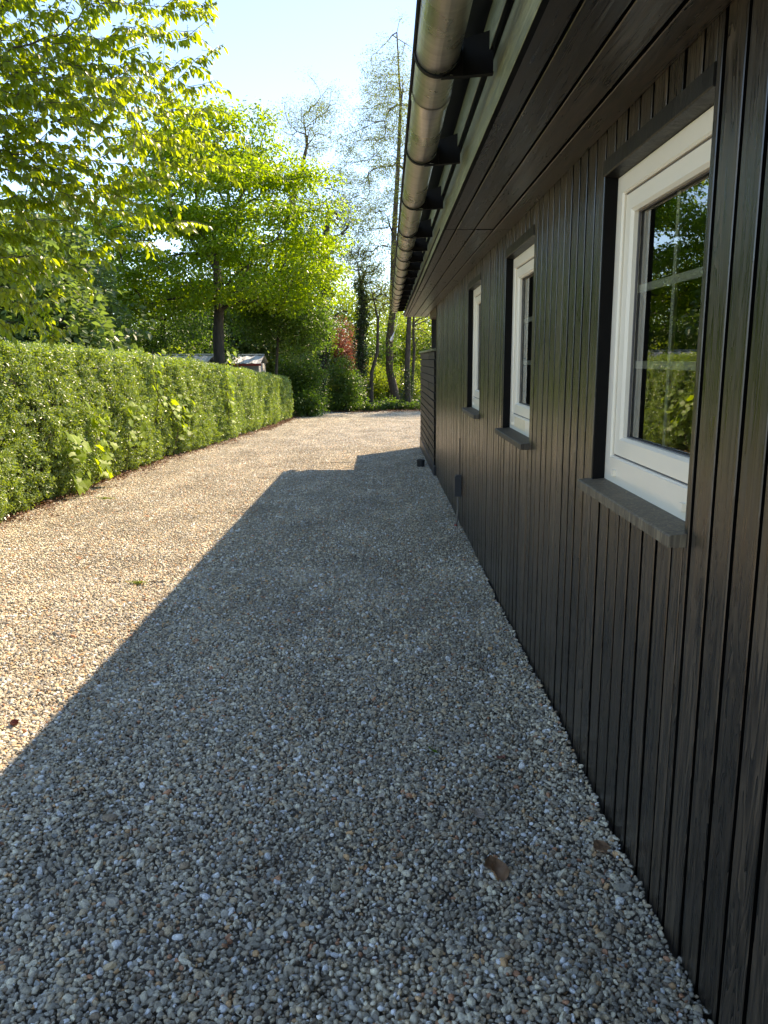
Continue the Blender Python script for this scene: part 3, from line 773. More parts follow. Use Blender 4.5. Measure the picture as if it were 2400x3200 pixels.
# ==================================================================  FOLIAGE TOOLS
def skeleton(trunk, targets, r_base, g, step=0.45, wob=0.06, penal=0.5, tip=0.006, expo=0.5, reach=0.45):
    """grow limbs from a trunk polyline to target points; returns list of (pts, radii)"""
    trunk = np.array([np.array(p, float) for p in trunk]); k0 = len(trunk)
    cap = k0 + 40*(len(targets)+1)
    P = np.zeros((cap, 3)); DN = np.zeros((cap, 3)); PL = np.zeros(cap); par = -np.ones(cap, int)
    P[:k0] = trunk; par[1:k0] = np.arange(k0-1)
    DN[0] = (0, 0, 1); DN[1:k0] = np.diff(trunk, axis=0); DN[:k0] /= np.linalg.norm(DN[:k0], axis=1)[:, None]
    n = k0; T0 = P[k0-1]; first = max(1, k0//3)
    T = sorted([np.array(q, float) for q in targets], key=lambda q: np.linalg.norm(q-T0))
    paths = [list(range(k0))]; tips = []
    for q in T:
        d = q - P[first:n]; L = np.linalg.norm(d, axis=1) + 1e-6
        down = np.clip(-d[:, 2]/L + 0.1, 0, None)
        back = np.clip(0.35-(DN[first:n]*d).sum(1)/L, 0, None)
        i = int(np.argmin(L*(1+penal*down+0.9*back) + reach*PL[first:n])) + first
        A0 = P[i].copy(); dist = np.linalg.norm(q-A0)
        k = min(38, max(2, int(dist/step)+1))
        ctrl = A0 + (q-A0)*0.45 + DN[i]*dist*0.16 + np.array([0, 0, dist*0.08])
        path = [i]
        for t_ in range(1, k+1):
            u = t_/k
            P[n] = (1-u)**2*A0 + 2*u*(1-u)*ctrl + u*u*q + (g.normal(0, wob*dist/k, 3) if t_ < k else 0)
            e = P[n]-P[path[-1]]; le = np.linalg.norm(e)+1e-9
            DN[n] = e/le; PL[n] = PL[path[-1]]+le; par[n] = path[-1]; path.append(n); n += 1
        paths.append(path); tips.append(path[-1])
    cnt = np.zeros(n)
    for t_ in tips: cnt[t_] += 1
    cnt[k0-1] += 1
    for i in range(n-1, 0, -1): cnt[par[i]] += cnt[i]
    R = np.maximum(r_base*(cnt/cnt[0])**expo, tip)
    for q_ in range(k0): R[q_] = max(tip, min(R[q_], r_base*(1-(0.85 if k0 > 5 else 0.3)*max(0, (q_/(k0-1)-0.35)/0.65))))
    for i in range(k0, n): R[i] = min(R[i], R[par[i]])
    out = []
    for j, pth in enumerate(paths):
        rr = [R[i] for i in pth]
        if j > 0: rr[0] = min(rr[0], rr[1]*1.25)
        if j > 0: rr[-1] = tip*0.5
        out.append((P[pth].copy(), np.array(rr)))
    return out
def limb_mesh(b, paths):
    for pts, rr in paths:
        n = 9 if rr[0] > 0.08 else (6 if rr[0] > 0.025 else 4)
        b.tube(pts, rr, n, False)
def wander(p0, p1, k, amp, g):
    p0 = np.array(p0, float); p1 = np.array(p1, float)
    return [p0+(p1-p0)*i/k + (g.normal(0, amp, 3)*np.array([1, 1, 0.3]) if 0 < i < k else 0) for i in range(k+1)]
def flare(rr, k=1.5): rr = np.array(rr); rr[0] *= k; return rr

SP = {}
SP['big'] = sprigs('spray_big', 26, 0.42, 0.115, 0.066, M['lf_big'], 'flat', 5)
SP['mid'] = sprigs('spray_mid', 30, 0.36, 0.080, 0.058, M['lf_mid'], 'flat', 4)
SP['pale'] = sprigs('spray_pale', 36, 0.48, 0.13, 0.095, M['lf_pale'], 'flat', 4)
SP['rob'] = sprigs('spray_robinia', 24, 0.34, 0.080, 0.030, M['lf_rob'], 'flat', 4)
SP['far'] = sprigs('spray_far', 40, 0.60, 0.13, 0.09, M['lf_far'], 'ball', 4)
SP['woodl'] = sprigs('spray_wood', 36, 0.45, 0.11, 0.08, M['lf_far'], 'flat', 4)
SP['ivy'] = sprigs('spray_ivy', 26, 0.20, 0.065, 0.060, M['lf_ivy'], 'ball', 4)
SP['priv'] = sprigs('shoot_privet', 18, 0.080, 0.036, 0.0185, M['lf_priv'], 'shoot', 6)
SP['red'] = sprigs('spray_red', 40, 0.40, 0.09, 0.06, M['lf_red'], 'ball', 3)
SP['white'] = sprigs('spray_white', 46, 0.34, 0.06, 0.05, M['lf_white'], 'ball', 3)
SP['lit'] = sprigs('litter', 10, 0.16, 0.06, 0.035, M['lf_litter'], 'flat', 3)
SP['bit'] = sprigs('leaf_bit', 2, 0.10, 0.05, 0.02, M['lf_litter'], 'flat', 4)
SP['under'] = sprigs('spray_under', 26, 0.22, 0.075, 0.050, M['lf_mid'], 'shoot', 4)
SP['underf'] = sprigs('spray_under_bright', 30, 0.32, 0.085, 0.060, M['lf_far'], 'ball', 4)

def crown(name, pts, sp_, parent, g, smin=0.75, smax=1.25, tilt=0.35):
    pts = np.asarray(pts); n = len(pts)
    rot = np.stack([g.normal(0, tilt, n), g.normal(0, tilt, n), g.uniform(0, 6.283, n)], 1)
    o = scatter(name, pts, rot, g.uniform(smin, smax, n), SP[sp_], parent)
    o['kind'] = 'stuff'; return o
def in_lobes(lobes, n, g, shell=0.55):
    """random points in ellipsoid lobes (cx,cy,cz,rx,ry,rz), denser towards the skin"""
    vol = np.array([l[3]*l[4]*l[5] for l in lobes])**0.8; pick = g.choice(len(lobes), n, p=vol/vol.sum())
    d = g.normal(0, 1, (n, 3)); d /= np.linalg.norm(d, axis=1)[:, None]
    r = g.uniform(shell**3, 1, n)**(1/3.0)
    L = np.array(lobes)[pick]
    return L[:, :3] + d*r[:, None]*L[:, 3:]
def tree(name, label, trunk, r_base, lobes, ntarget, ncl, sp_, bark, seed, cat='tree', group=None, extra=3, shell=0.45, spread=0.35, tip=0.008, smin=0.75, smax=1.25, tilt=0.35, expo=0.5, targets=None, hollow=None, reach=0.45):
    g = np.random.default_rng(seed)
    base = Vector(trunk[0])
    root = empty(name, base, label, cat, group)
    T = in_lobes(lobes, ntarget, g, shell) if targets is None else np.concatenate([np.array(targets, float), in_lobes(lobes, ntarget, g, shell)])
    trunk = [np.array(p_, float) for p_ in trunk]
    paths = skeleton(trunk, T, r_base, g, tip=tip, expo=expo, reach=reach)
    tr_, rr = paths[0]; rr = rr.copy(); rr[0] *= 1.35
    b = MB(); b.tube(tr_, rr, 12, False); b.build('trunk', bark, root, smooth=True, loc=-base)
    b = MB(); limb_mesh(b, paths[1:]); b.build('branches', bark, root, smooth=True, loc=-base)
    # foliage along the outer part of every limb
    pts = []
    for p, r_ in paths[1:]:
        for _ in range(extra):
            u = g.uniform(0.45, 1.0)*(len(p)-1); i = int(u); f_ = u-i
            q = p[i]*(1-f_) + p[min(i+1, len(p)-1)]*f_
            pts.append(q + g.normal(0, spread*0.5, 3)*np.array([1, 1, 0.6]))
    if ncl: pts = np.concatenate([np.array(pts), in_lobes(lobes, ncl, g, shell)])
    pts = np.array(pts)
    if hollow is not None:
        hq = ((pts-np.array(hollow[:3]))/np.array(hollow[3:])); pts = pts[((hq**2).sum(1) > 1) | (g.uniform(0, 1, len(pts)) < 0.12)]
    o = crown('foliage', pts-np.array(base), sp_, root, g, smin, smax, tilt)
    return root

# ==================================================================  HEDGES
HYX = [(0.0, -4.10), (8, -4.08), (11, -4.08), (14, -4.05), (17.5, -3.66), (22, -3.44), (26.6, -3.22)]
HTOP = [(0.0, 1.92), (8.8, 1.73), (11.5, 1.66), (14, 1.60), (18, 1.40), (20.8, 1.25), (26.6, 0.93)]
def hx(y): return np.interp(y, [p[0] for p in HYX], [p[1] for p in HYX])
def ht(y): return np.interp(y, [p[0] for p in HTOP], [p[1] for p in HTOP])
HW = 1.25
def hedge(ya, yb, seed, label, dens=430):
    g = np.random.default_rng(seed)
    base = Vector((float(hx((ya+yb)/2))-HW/2, (ya+yb)/2, gz((ya+yb)/2)))
    root = empty('hedge', base, label, 'hedge', None)
    # dark twiggy heart
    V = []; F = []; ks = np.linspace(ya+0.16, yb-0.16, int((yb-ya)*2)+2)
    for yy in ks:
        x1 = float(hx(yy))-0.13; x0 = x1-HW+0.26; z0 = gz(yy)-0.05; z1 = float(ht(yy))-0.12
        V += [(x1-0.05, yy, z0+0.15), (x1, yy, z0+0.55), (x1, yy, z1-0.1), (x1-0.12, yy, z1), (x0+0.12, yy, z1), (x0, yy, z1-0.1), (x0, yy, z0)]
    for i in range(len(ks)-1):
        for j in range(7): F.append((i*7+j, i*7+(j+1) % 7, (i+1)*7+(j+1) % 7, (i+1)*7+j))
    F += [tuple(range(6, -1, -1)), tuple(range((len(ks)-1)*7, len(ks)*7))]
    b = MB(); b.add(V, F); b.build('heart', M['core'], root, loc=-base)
    L = yb-ya
    pts, nrm = [], []
    def surf(n, fn):
        for _ in range(n):
            p, q = fn(); pts.append(p); nrm.append(q)
    def lump(y, z): return 0.04*math.sin(y*2.3+z*1.7+seed) + 0.025*math.sin(y*5.1-z*3.3) + 0.02*math.sin(y*9.7+z*7.1)
    def front():
        y = g.uniform(ya, yb); t_ = float(ht(y)); b0 = gz(y); u = g.uniform(0, 1)
        z = b0+0.04+(t_-b0-0.04)*u
        rd = max(0, (u-0.88)/0.12)
        x = float(hx(y)) + lump(y, z) - g.exponential(0.05) - 0.12*rd**2 - 0.10*max(0, (0.16-u)/0.16)**1.5
        return (x, y, z), (1-0.6*rd, 0, 0.25+0.8*rd)
    def top():
        y = g.uniform(ya, yb); x = float(hx(y))-g.uniform(0.0, HW); e = max(0, 1-(float(hx(y))-x)/0.14)
        return (x, y, float(ht(y))+0.6*lump(y, x)-g.exponential(0.035)-0.05*e), (0.2, 0, 1)
    def back():
        y = g.uniform(ya, yb); z = g.uniform(gz(y)+0.5, float(ht(y)))
        return (float(hx(y))-HW+0.05, y, z), (-1, 0, 0.3)
    surf(int(L*1.85*dens), front); surf(int(L*HW*dens*0.9), top); surf(int(L*1.2*dens*0.2), back)
    for ye, sg in ((ya, -1), (yb, 1)):
        def end():
            u = g.uniform(0, 1); x = float(hx(ye))-HW*u; z = g.uniform(gz(ye)+0.05, float(ht(ye))-0.02)
            rr = 0.16*(abs(2*u-1)**3)
            return (x, ye+sg*(0.02-g.exponential(0.05)-rr), z), (0, sg, 0.25)
        surf(int(HW*1.7*dens), end)
    pts = np.array(pts); nrm = np.array(nrm); nrm /= np.linalg.norm(nrm, axis=1)[:, None]
    # point each shoot outwards: Rz(az) * Ry(theta)
    q = nrm + g.normal(0, 0.38, nrm.shape); q /= np.linalg.norm(q, axis=1)[:, None]
    rot = np.stack([g.uniform(-0.3, 0.3, len(q)), np.arccos(np.clip(q[:, 2], -1, 1)), np.arctan2(q[:, 1], q[:, 0])], 1)
    o = scatter('foliage', pts-np.array(base), rot, g.uniform(0.8, 1.3, len(pts)), SP['priv'], root); o['kind'] = 'stuff'
    return root
hedge(1.5, 17.6, 3, 'long clipped privet hedge on the left side of the gravel drive', 420)
hedge(17.9, 26.7, 4, 'lower far stretch of privet hedge beyond the dark gap', 330)

# ---- bits of dead leaf and twig lost in the gravel
g = np.random.default_rng(12); n = 130
Y = g.uniform(1.2, 9.0, n); X = g.uniform(-2.6, 0.70, n); X = np.where(g.uniform(0, 1, n) < 0.4, 0.72-g.exponential(0.10, n), X)
tag(scatter('leaf_litter', np.stack([X, Y, gz(Y)+bump_h(X, Y)+0.012], 1), np.stack([g.normal(0, 0.3, n), g.normal(0, 0.3, n), g.uniform(0, 6.28, n)], 1), g.uniform(0.25, 0.55, n), SP['bit']), 'tiny scraps of dead leaf scattered over the near gravel', 'leaf litter', kind='stuff')
# ---- climbing plants with large lobed leaves growing through the hedge
def lobed_leaf(mat):
    out = [(0, 0), (0.18, 0.34), (0.02, 0.52), (0.40, 0.46), (0.52, 0.62), (0.66, 0.34), (1.0, 0.0)]
    pr = out + [(x, -y) for (x, y) in out[-2:0:-1]]
    V = [(x, y*0.95, 0.10*abs(y)-0.22*x*x) for (x, y) in pr] + [(0.45, 0, -0.02)]
    n = len(pr); F = [(n, i, (i+1) % n) for i in range(n)]
    return mesh('leaf', V, F, mat)
LOB = [lobed_leaf(M['lf_vine'])]
def vine(label, y, z0, z1, nleaf, size, seed, spread=0.22):
    g = np.random.default_rng(seed)
    base = Vector((float(hx(y))-0.05, y, gz(y)))
    root = empty('climbing_plant', base, label, 'plant', 'climbing plants in the hedge')
    stem = [(0, 0, 0)]
    zz = np.linspace(z0, z1, 7)
    for k, z_ in enumerate(zz): stem.append((0.10+0.03*math.sin(k), 0.10*math.sin(k*1.7+seed), z_-gz(y)))
    b = MB(); b.tube(stem, 0.006, 5); b.build('stem', M['barkg'], root)
    for k in range(nleaf):
        u = g.uniform(0, 1); z = z0+(z1-z0)*u - gz(y)
        p = (0.15+abs(g.normal(0, 0.06)), 0.10*math.sin(u*6*1.7+seed)+g.normal(0, spread), z+g.normal(0, 0.06))
        d = np.array([0.55+g.normal(0, 0.25), g.normal(0, 0.6), -0.75+g.normal(0, 0.3)])
        nr = np.array([0.7, g.normal(0, 0.35), 0.75])
        Rm = rot_from(d, nr); s = size*g.uniform(0.7, 1.35)
        o = link('leaf', LOB[0], root)
        M4 = Matrix.Identity(4)
        for i in range(3):
            for j in range(3): M4[i][j] = Rm[i][j]*s
            M4[i][3] = p[i]
        o.matrix_local = M4
vine('large leaved climber hanging lowest on the near hedge', 9.75, 0.0, 0.80, 26, 0.145, 1, 0.16)
vine('yellow green climber beside the lowest hanging one on the hedge', 10.7, 0.0, 1.05, 40, 0.135, 2, 0.17)
vine('bright climber with small leaves half way along the hedge', 12.1, 0.3, 0.95, 26, 0.12, 3, 0.22)
vine('bright climber on the hedge nearest to the dark gap', 14.6, 0.1, 0.85, 36, 0.135, 4, 0.35)
vine('thin climber running up the hedge face to its top', 13.6, 0.6, 1.75, 30, 0.11, 5, 0.14)
vine('dark leaved climber filling the gap between the hedges', 17.75, 0.2, 1.75, 44, 0.12, 6, 0.16)

# ---- dead leaves along the foot of the hedge
g = np.random.default_rng(11); n = 1500
Y = g.uniform(2, 30, n); X = hx(np.minimum(Y, 26.6)) + np.abs(g.normal(0, 0.20, n)) - 0.12
k = Y > 26.6
o = scatter('leaf_litter', np.stack([X, Y, gz(Y)+0.018], 1), np.stack([g.normal(0, 0.15, n), g.normal(0, 0.15, n), g.uniform(0, 6.28, n)], 1), g.uniform(0.35, 0.8, n), SP['lit'])
tag(o, 'reddish brown dead leaves strewn along the foot of the hedge', 'leaf litter', kind='stuff')

# ==================================================================  NEAR CHERRY
CT = [(-1.55, 7.5, 4.64), (-1.5, 7.5, 4.28), (-2.02, 8.0, 4.71), (-1.7, 7.5, 3.89), (-1.93, 8.0, 4.17), (-1.31, 8.0, 3.6), (-1.5, 8.0, 3.35), (-1.6, 7.5, 3.18), (-1.95, 7.5, 2.74), (-2.01, 8.0, 2.91), (-2.13, 7.0, 2.56), (-2.37, 7.0, 2.67), (-2.7, 7.0, 2.18), (-2.74, 6.5, 1.76), (-2.92, 6.5, 1.85), (-2.78, 6.0, 2.1), (-2.46, 7.0, 2.88), (-2.91, 6.0, 1.87), (-2.78, 7.0, 2.41), (-1.82, 8.5, 3.89), (-1.89, 7.0, 3.98), (-1.93, 6.5, 3.51), (-2.31, 7.0, 4.81), (-1.91, 7.5, 5.16), (-2.4, 6.0, 4.55), (-1.73, 8.0, 5.53)]
def cherry_leaf_mesh():
    prof = [(0.0, 0.0), (0.30, 0.42), (0.68, 0.38), (1.0, 0.0)]
    V = [(x, 0, -0.30*x*x+0.06*x) for x, _ in prof]; nm = len(prof); V0 = list(V)
    for s in (1, -1):
        for x, yv in prof[1:-1]: V.append((x, s*yv*0.52, -0.30*x*x+0.06*x+0.10*yv))
    F = []
    for s in range(2):
        o = nm + s*(nm-2)
        side = [0] + [o+i for i in range(nm-2)] + [nm-1]
        for i in range(nm-1):
            a_, b_ = i, i+1; c_, d_ = side[i+1], side[i]
            f_ = [a_, b_] + ([c_] if c_ != b_ else []) + ([d_] if d_ != a_ else [])
            if len(set(f_)) >= 3: F.append(tuple(f_ if s == 0 else f_[::-1]))
    return np.array(V), F
CLV, CLF = cherry_leaf_mesh()
def cherry():
    g = np.random.default_rng(21)
    base = Vector((-5.7, 6.2, gz(6.2)))
    root = empty('cherry_tree', base, 'cherry tree leaning in from the upper left with backlit leafy branches', 'tree')
    trunk = wander(base, (-4.9, 6.5, 3.1), 5, 0.05, g)
    C = np.array([-4.4, 6.8, 4.0])
    T = [np.array(t_) for t_ in CT]
    for _ in range(2200):
        t_ = np.array(CT[g.integers(0, len(CT))]); u = g.uniform(0.12, 0.99)
        T.append(C + (t_-C)*u + g.normal(0, 0.17, 3))
    for _ in range(260):
        T.append(np.array([-4.6, 6.0, 5.2]) + g.normal(0, 1, 3)*np.array([1.1, 1.3, 0.8]))
    T = [q for q in T if q[2] > 1.7]
    paths = skeleton(trunk, T, 0.12, g, step=0.25, wob=0.03, penal=0.05, tip=0.0025, expo=0.72)
    b = MB(); b.tube(paths[0][0], flare(paths[0][1]), 12, False); b.build('trunk', M['bark'], root, smooth=True, loc=-base)
    b = MB()
    leaves = []; racemes = MB()
    for pts, rr in paths[1:]:
        n = 8 if rr[0] > 0.05 else (5 if rr[0] > 0.012 else 4)
        b.tube(pts, rr, n, False)
        seg_ = np.linalg.norm(np.diff(pts, axis=0), axis=1); cum = np.concatenate([[0], np.cumsum(seg_)]); Ltot = cum[-1]
        s = max(0.0, Ltot-0.60); sd = 1
        while s < Ltot+0.02:
            ss = min(s, Ltot-1e-4); i = min(np.searchsorted(cum, ss, side='right')-1, len(pts)-2); f_ = (ss-cum[i])/max(seg_[i], 1e-6)
            p = pts[i]*(1-f_)+pts[i+1]*f_; tg = (pts[i+1]-pts[i])/max(seg_[i], 1e-6)
            side = np.cross(tg, [0, 0, 1.0]); side /= np.linalg.norm(side)+1e-6
            for q in range(2 if g.uniform() < 0.75 else 1):
                d = tg*g.uniform(0.2, 0.9) + side*sd*g.uniform(0.4, 1.0) + np.array([0, 0, -g.uniform(0.25, 1.1)])
                nr = np.array([g.normal(0, 0.35), g.normal(0, 0.35), 0.9]) + d*0.2
                leaves.append((p + d*0.012, rot_from(d, nr), g.uniform(0.046, 0.088)))
                sd = -sd
            if g.uniform() < 0.10:
                e = p + side*sd*0.05; k_ = 6
                ln = g.uniform(0.07, 0.12); dd = np.array([g.normal(0, 0.5), g.normal(0, 0.5), g.uniform(-0.9, 0.7)]); dd /= np.linalg.norm(dd)
                racemes.tube([p, p+dd*ln], [0.0012, 0.0008], 3, False)
                for h_ in range(12):
                    c_ = p+dd*ln*(0.3+0.7*h_/12)+g.normal(0, 0.005, 3); r_ = 0.0032
                    racemes.add([c_+np.array(v)*r_ for v in ((1, 0, 0), (-1, 0, 0), (0, 1, 0), (0, -1, 0), (0, 0, 1), (0, 0, -1))],
                                [(0, 2, 4), (2, 1, 4), (1, 3, 4), (3, 0, 4), (2, 0, 5), (1, 2, 5), (3, 1, 5), (0, 3, 5)])
            s += g.uniform(0.020, 0.036)
    b.build('branches', M['bark'], root, smooth=True, loc=-base)
    racemes.build('flower_spikes', M['lf_rob'], root, loc=-base)['kind'] = 'stuff'
    # the leaves that show largest are single parts, the rest one mass
    def key(l):
        p = l[0]; d = np.array(p)-np.array([0, 0, H]); y_ = d@np.array(fw); x_ = d@np.array(rt); z_ = d@np.array(up)
        if abs(x_/y_) > 0.5 or abs(z_/y_) > 0.66: return -1
        return l[2]/y_ + (0.004 if x_/y_ > -0.33 else 0)
    order = sorted(range(len(leaves)), key=lambda i: -key(leaves[i]))
    single = set(order[:290])
    lm = [mesh('leaf', CLV, CLF, M['lf_cherry'], True, [r_]*len(CLF)) for r_ in (0.1, 0.35, 0.6, 0.85)]
    mass = MB(); bo = np.array(base)
    for i, (p, Rm, s) in enumerate(leaves):
        if i in single:
            o = link('leaf', lm[i % 4], root); M4 = Matrix.Identity(4)
            for a_ in range(3):
                for c_ in range(3): M4[a_][c_] = Rm[a_][c_]*s
                M4[a_][3] = p[a_]-bo[a_]
            o.matrix_local = M4
        else: mass.add((CLV*s)@Rm.T + p, CLF, g.uniform())
    o = mass.build('foliage', M['lf_cherry'], root, smooth=True, loc=-base); o['kind'] = 'stuff'
    print('cherry leaves', len(leaves))
cherry()

# ==================================================================  TREES
# big spreading tree
BT = [(-5.3, 25.0, gz(25)), (-5.22, 25, 0.9), (-5.25, 25, 2.2), (-5.18, 25, 3.1), (-5.1, 25, 3.9)]
_g = np.random.default_rng(303); BL = []
for zz, rad in ((3.5, 3.3), (4.2, 3.9), (5.0, 3.9), (5.8, 3.7), (6.6, 3.3), (7.4, 2.7), (8.1, 1.9), (8.7, 0.9)):
    nd = max(2, int(rad*2.1)); a0 = _g.uniform(0, 6.28)
    for k in range(nd):
        a_ = a0 + 6.283*k/nd + _g.normal(0, 0.25); q = rad*_g.uniform(0.55, 0.86)
        BL.append((-5.15+q*math.cos(a_)*1.02, 25+q*math.sin(a_)*0.8, zz+_g.normal(0, 0.22), _g.uniform(0.9, 1.5), _g.uniform(0.9, 1.4), _g.uniform(0.28, 0.45)))
tree('spreading_tree', 'large spreading tree with dark forked trunk behind the hedge', BT, 0.19, BL,
     330, 1550, 'big', M['bark'], 31, extra=4, shell=0.2, spread=0.35, tilt=0.24, expo=0.52, reach=0.22,
     targets=[(-8.84, 25, 5.73), (-9.4, 25, 5.17), (-1.5, 25, 6.6), (-1.7, 25, 4.72), (-4.72, 25, 9.2), (-6.07, 25, 9.0), (-3.31, 25, 8.4), (-2.3, 25, 7.5), (-8.4, 25, 7.0), (-7.6, 25, 3.1), (-8.6, 24.6, 3.8), (-2.9, 25, 3.2), (-2.2, 24.8, 3.8), (-6.9, 25.5, 2.9), (-9.0, 25.3, 4.4)])
# understorey tree below its right side
tree('understorey_tree', 'small dark leafed tree under the right side of the spreading tree', [(-3.9, 27.5, gz(27)), (-3.8, 27.5, 1.0), (-3.7, 27.5, 2.2), (-3.5, 27.5, 3.2)], 0.055,
     [(-3.3, 27.5, 3.3, 1.5, 1.5, 0.9), (-4.3, 27.6, 2.9, 1.1, 1.2, 0.7), (-2.6, 27.4, 2.5, 0.9, 1.0, 0.7)], 70, 420, 'mid', M['bark'], 32, extra=4, shell=0.3, spread=0.4)
# pale dense trees on the left behind the hedge
LT = [((-9.2, 20.0), 6.2, 2.6, 41, 'pale leafed maple standing highest at the left behind the hedge'),
      ((-13.0, 23.5), 7.4, 3.0, 42, 'broad pale maple farthest left behind the hedge'),
      ((-8.6, 30.5), 6.0, 2.7, 43, 'dense green tree left of the forked trunk over the shed roof'),
      ((-6.6, 36.0), 7.2, 2.8, 44, 'round green tree seen under the spreading crown'),
      ((-13.5, 33.0), 9.5, 3.6, 45, 'tall dark tree at the back on the left'),
      ((-7.2, 15.5), 4.2, 1.7, 46, 'low pale maple close behind the near hedge')]
for (x, y), hgt, r, sd, lab in LT:
    z = gz(y)
    tree('leafy_tree', lab, [(x, y, z), (x+0.1, y, z+hgt*0.2), (x, y, z+hgt*0.4), (x+0.1, y, z+hgt*0.6)], 0.06+hgt*0.014,
         [(x, y, z+hgt*0.62, r*0.8, r*0.8, hgt*0.34), (x-r*0.45, y, z+hgt*0.45, r*0.6, r*0.7, hgt*0.25), (x+r*0.5, y-0.3, z+hgt*0.42, r*0.6, r*0.7, hgt*0.24), (x, y-r*0.3, z+hgt*0.32, r*0.8, r*0.6, hgt*0.18)],
         60, int(260*r), 'pale' if sd not in (43, 45) else 'mid', M['bark'], sd, extra=4, shell=0.6, spread=0.5, smin=0.9, smax=1.5, group='trees behind the hedge')
# sparse robinias
RL = [(-3.39, 34, gz(34)), (-3.5, 34, 2.5), (-3.62, 34, 5.5), (-3.78, 34, 8.2), (-3.35, 34, 9.3), (-3.1, 34, 10.2), (-3.15, 34, 10.9)]
tree('robinia_tree', 'half bare robinia with twisted top branches left of the tallest tree', RL, 0.16,
     [(-3.1, 34, 10.9, 1.3, 1.2, 1.4), (-2.4, 34, 11.6, 0.9, 0.8, 0.9), (-2.2, 34, 8.2, 1.3, 1.2, 1.3), (-2.6, 34, 6.3, 1.2, 1.2, 1.3), (-3.9, 34, 8.6, 0.9, 1.0, 1.3)], 230, 110, 'rob', M['bark_r'], 51, extra=3, spread=0.5, shell=0.1, tip=0.009, expo=0.62, reach=0.18,
     targets=[(-2.63, 34, 12.5), (-1.99, 34, 11.9), (-4.22, 34, 11.5), (-1.79, 34, 8.9), (-1.9, 34, 7.9), (-3.86, 34, 10.66), (-3.0, 34, 12.9), (-2.2, 34, 12.4), (-3.9, 34, 11.9)], smin=0.6, smax=1.1, tilt=0.6)
RR = [(0.61, 35, gz(35)), (0.25, 35, 1.09), (0.25, 35, 2.4), (0.39, 35, 3.5), (0.48, 35, 6.8), (0.69, 35, 9.9), (0.79, 35, 12.0), (0.65, 35, 14.8)]
rob_r = tree('robinia_tree', 'tall airy robinia with a leaning trunk beside the gutter end', RR, 0.165,
     [(0.3, 35, 12.4, 1.2, 1.4, 2.0), (-0.8, 35, 9.4, 1.3, 1.4, 2.2), (-0.9, 35, 6.6, 1.2, 1.3, 1.8), (1.3, 35, 8.5, 1.2, 1.4, 3.4), (-0.4, 35, 4.6, 0.9, 1.0, 0.8)], 420, 420, 'rob', M['bark_r'], 52, extra=5, spread=0.5, shell=0.1, tip=0.009, expo=0.62, reach=0.18,
     targets=[(-1.25, 35, 11.9), (-1.55, 35, 10.5), (-0.16, 35, 13.1), (-2.0, 35, 8.1), (-1.49, 35, 6.0), (1.44, 35, 12.4), (1.3, 35, 14.2), (0.2, 35, 14.4), (0.9, 35, 15.4)], smin=0.6, smax=1.15, tilt=0.6)
# ivy clad trunks
def ivy_tree(label, trunk, r_base, seed, z_ivy, lobes, r_ivy=0.26, n=260, sp_='rob', nt_=40, ncl=60):
    root = tree('ivy_clad_tree', label, trunk, r_base, lobes, nt_, ncl, sp_, M['bark'], seed, extra=2, spread=0.4, group='ivy clad trees at the end of the drive', tip=0.010)
    g = np.random.default_rng(seed+1); tr_ = np.array(trunk, float); base = tr_[0]
    zs = tr_[:, 2]; pts = []
    for _ in range(n):
        z = g.uniform(zs[0], z_ivy); x = np.interp(z, zs, tr_[:, 0]); y = np.interp(z, zs, tr_[:, 1])
        a = g.uniform(0, 6.283); r_ = r_ivy*(0.55+0.45*math.sin(z*2.2+seed)**2)*g.uniform(0.5, 1.15)
        pts.append((x+r_*math.cos(a), y+r_*math.sin(a), z))
    o = crown('ivy', np.array(pts)-base, 'ivy', root, g, 0.7, 1.2, 1.2)
    return root
ivy_tree('ivy clad trunk directly right of the far hedge end', [(-3.25, 32, gz(32)), (-3.18, 32, 2.0), (-3.2, 32, 3.8), (-3.42, 32, 4.9), (-3.5, 32, 6.2)], 0.13, 61, 4.9, [(-3.3, 32, 6.4, 1.0, 1.0, 1.2)], 0.20)
ivy_tree('thickest ivy clad trunk left of the copper red shrub', [(-2.67, 33, gz(33)), (-2.53, 33, 2.5), (-2.44, 33, 4.8), (-2.38, 33, 6.0), (-2.2, 33, 7.4)], 0.17, 62, 6.2, [(-2.2, 33, 6.6, 1.1, 1.0, 1.1), (-1.9, 33, 3.4, 0.5, 0.5, 0.6)], 0.30, 420)
ivy_tree('ivy clad trunk right of the copper red shrub', [(-1.10, 34, gz(34)), (-1.01, 34, 1.2), (-0.98, 34, 2.4), (-0.86, 34, 4.0), (-0.95, 34, 4.7), (-1.1, 34, 5.6)], 0.14, 63, 4.8, [(-0.9, 34, 5.5, 0.9, 0.9, 0.8), (-0.5, 34, 3.6, 0.6, 0.6, 0.8)], 0.22, 320)
tree('slender_tree', 'thin crooked tree between the ivy trunk and the leaning robinia', [(-0.57, 33.5, gz(33.5)), (-0.53, 33.5, 1.0), (-0.27, 33.5, 1.9), (-0.23, 33.5, 3.2), (-0.4, 33.5, 4.0), (-0.58, 33.5, 4.7)], 0.075,
     [(-0.5, 33.5, 4.8, 0.8, 0.8, 0.8), (0.0, 33.5, 3.9, 0.6, 0.6, 0.5)], 36, 10, 'rob', M['bark'], 64, extra=2, spread=0.35, tip=0.010)
straight = tree('slender_tree', 'straight dark trunk seen between the roof end and the fence', [(1.01, 33, gz(33)), (0.97, 33, 1.0), (1.03, 33, 2.4), (1.09, 33, 3.7), (1.09, 33, 5.0), (1.2, 33, 7.0)], 0.115,
     [(1.3, 33, 5.6, 1.2, 1.0, 1.2)], 40, 60, 'rob', M['bark'], 65, extra=2, spread=0.4, tip=0.010)
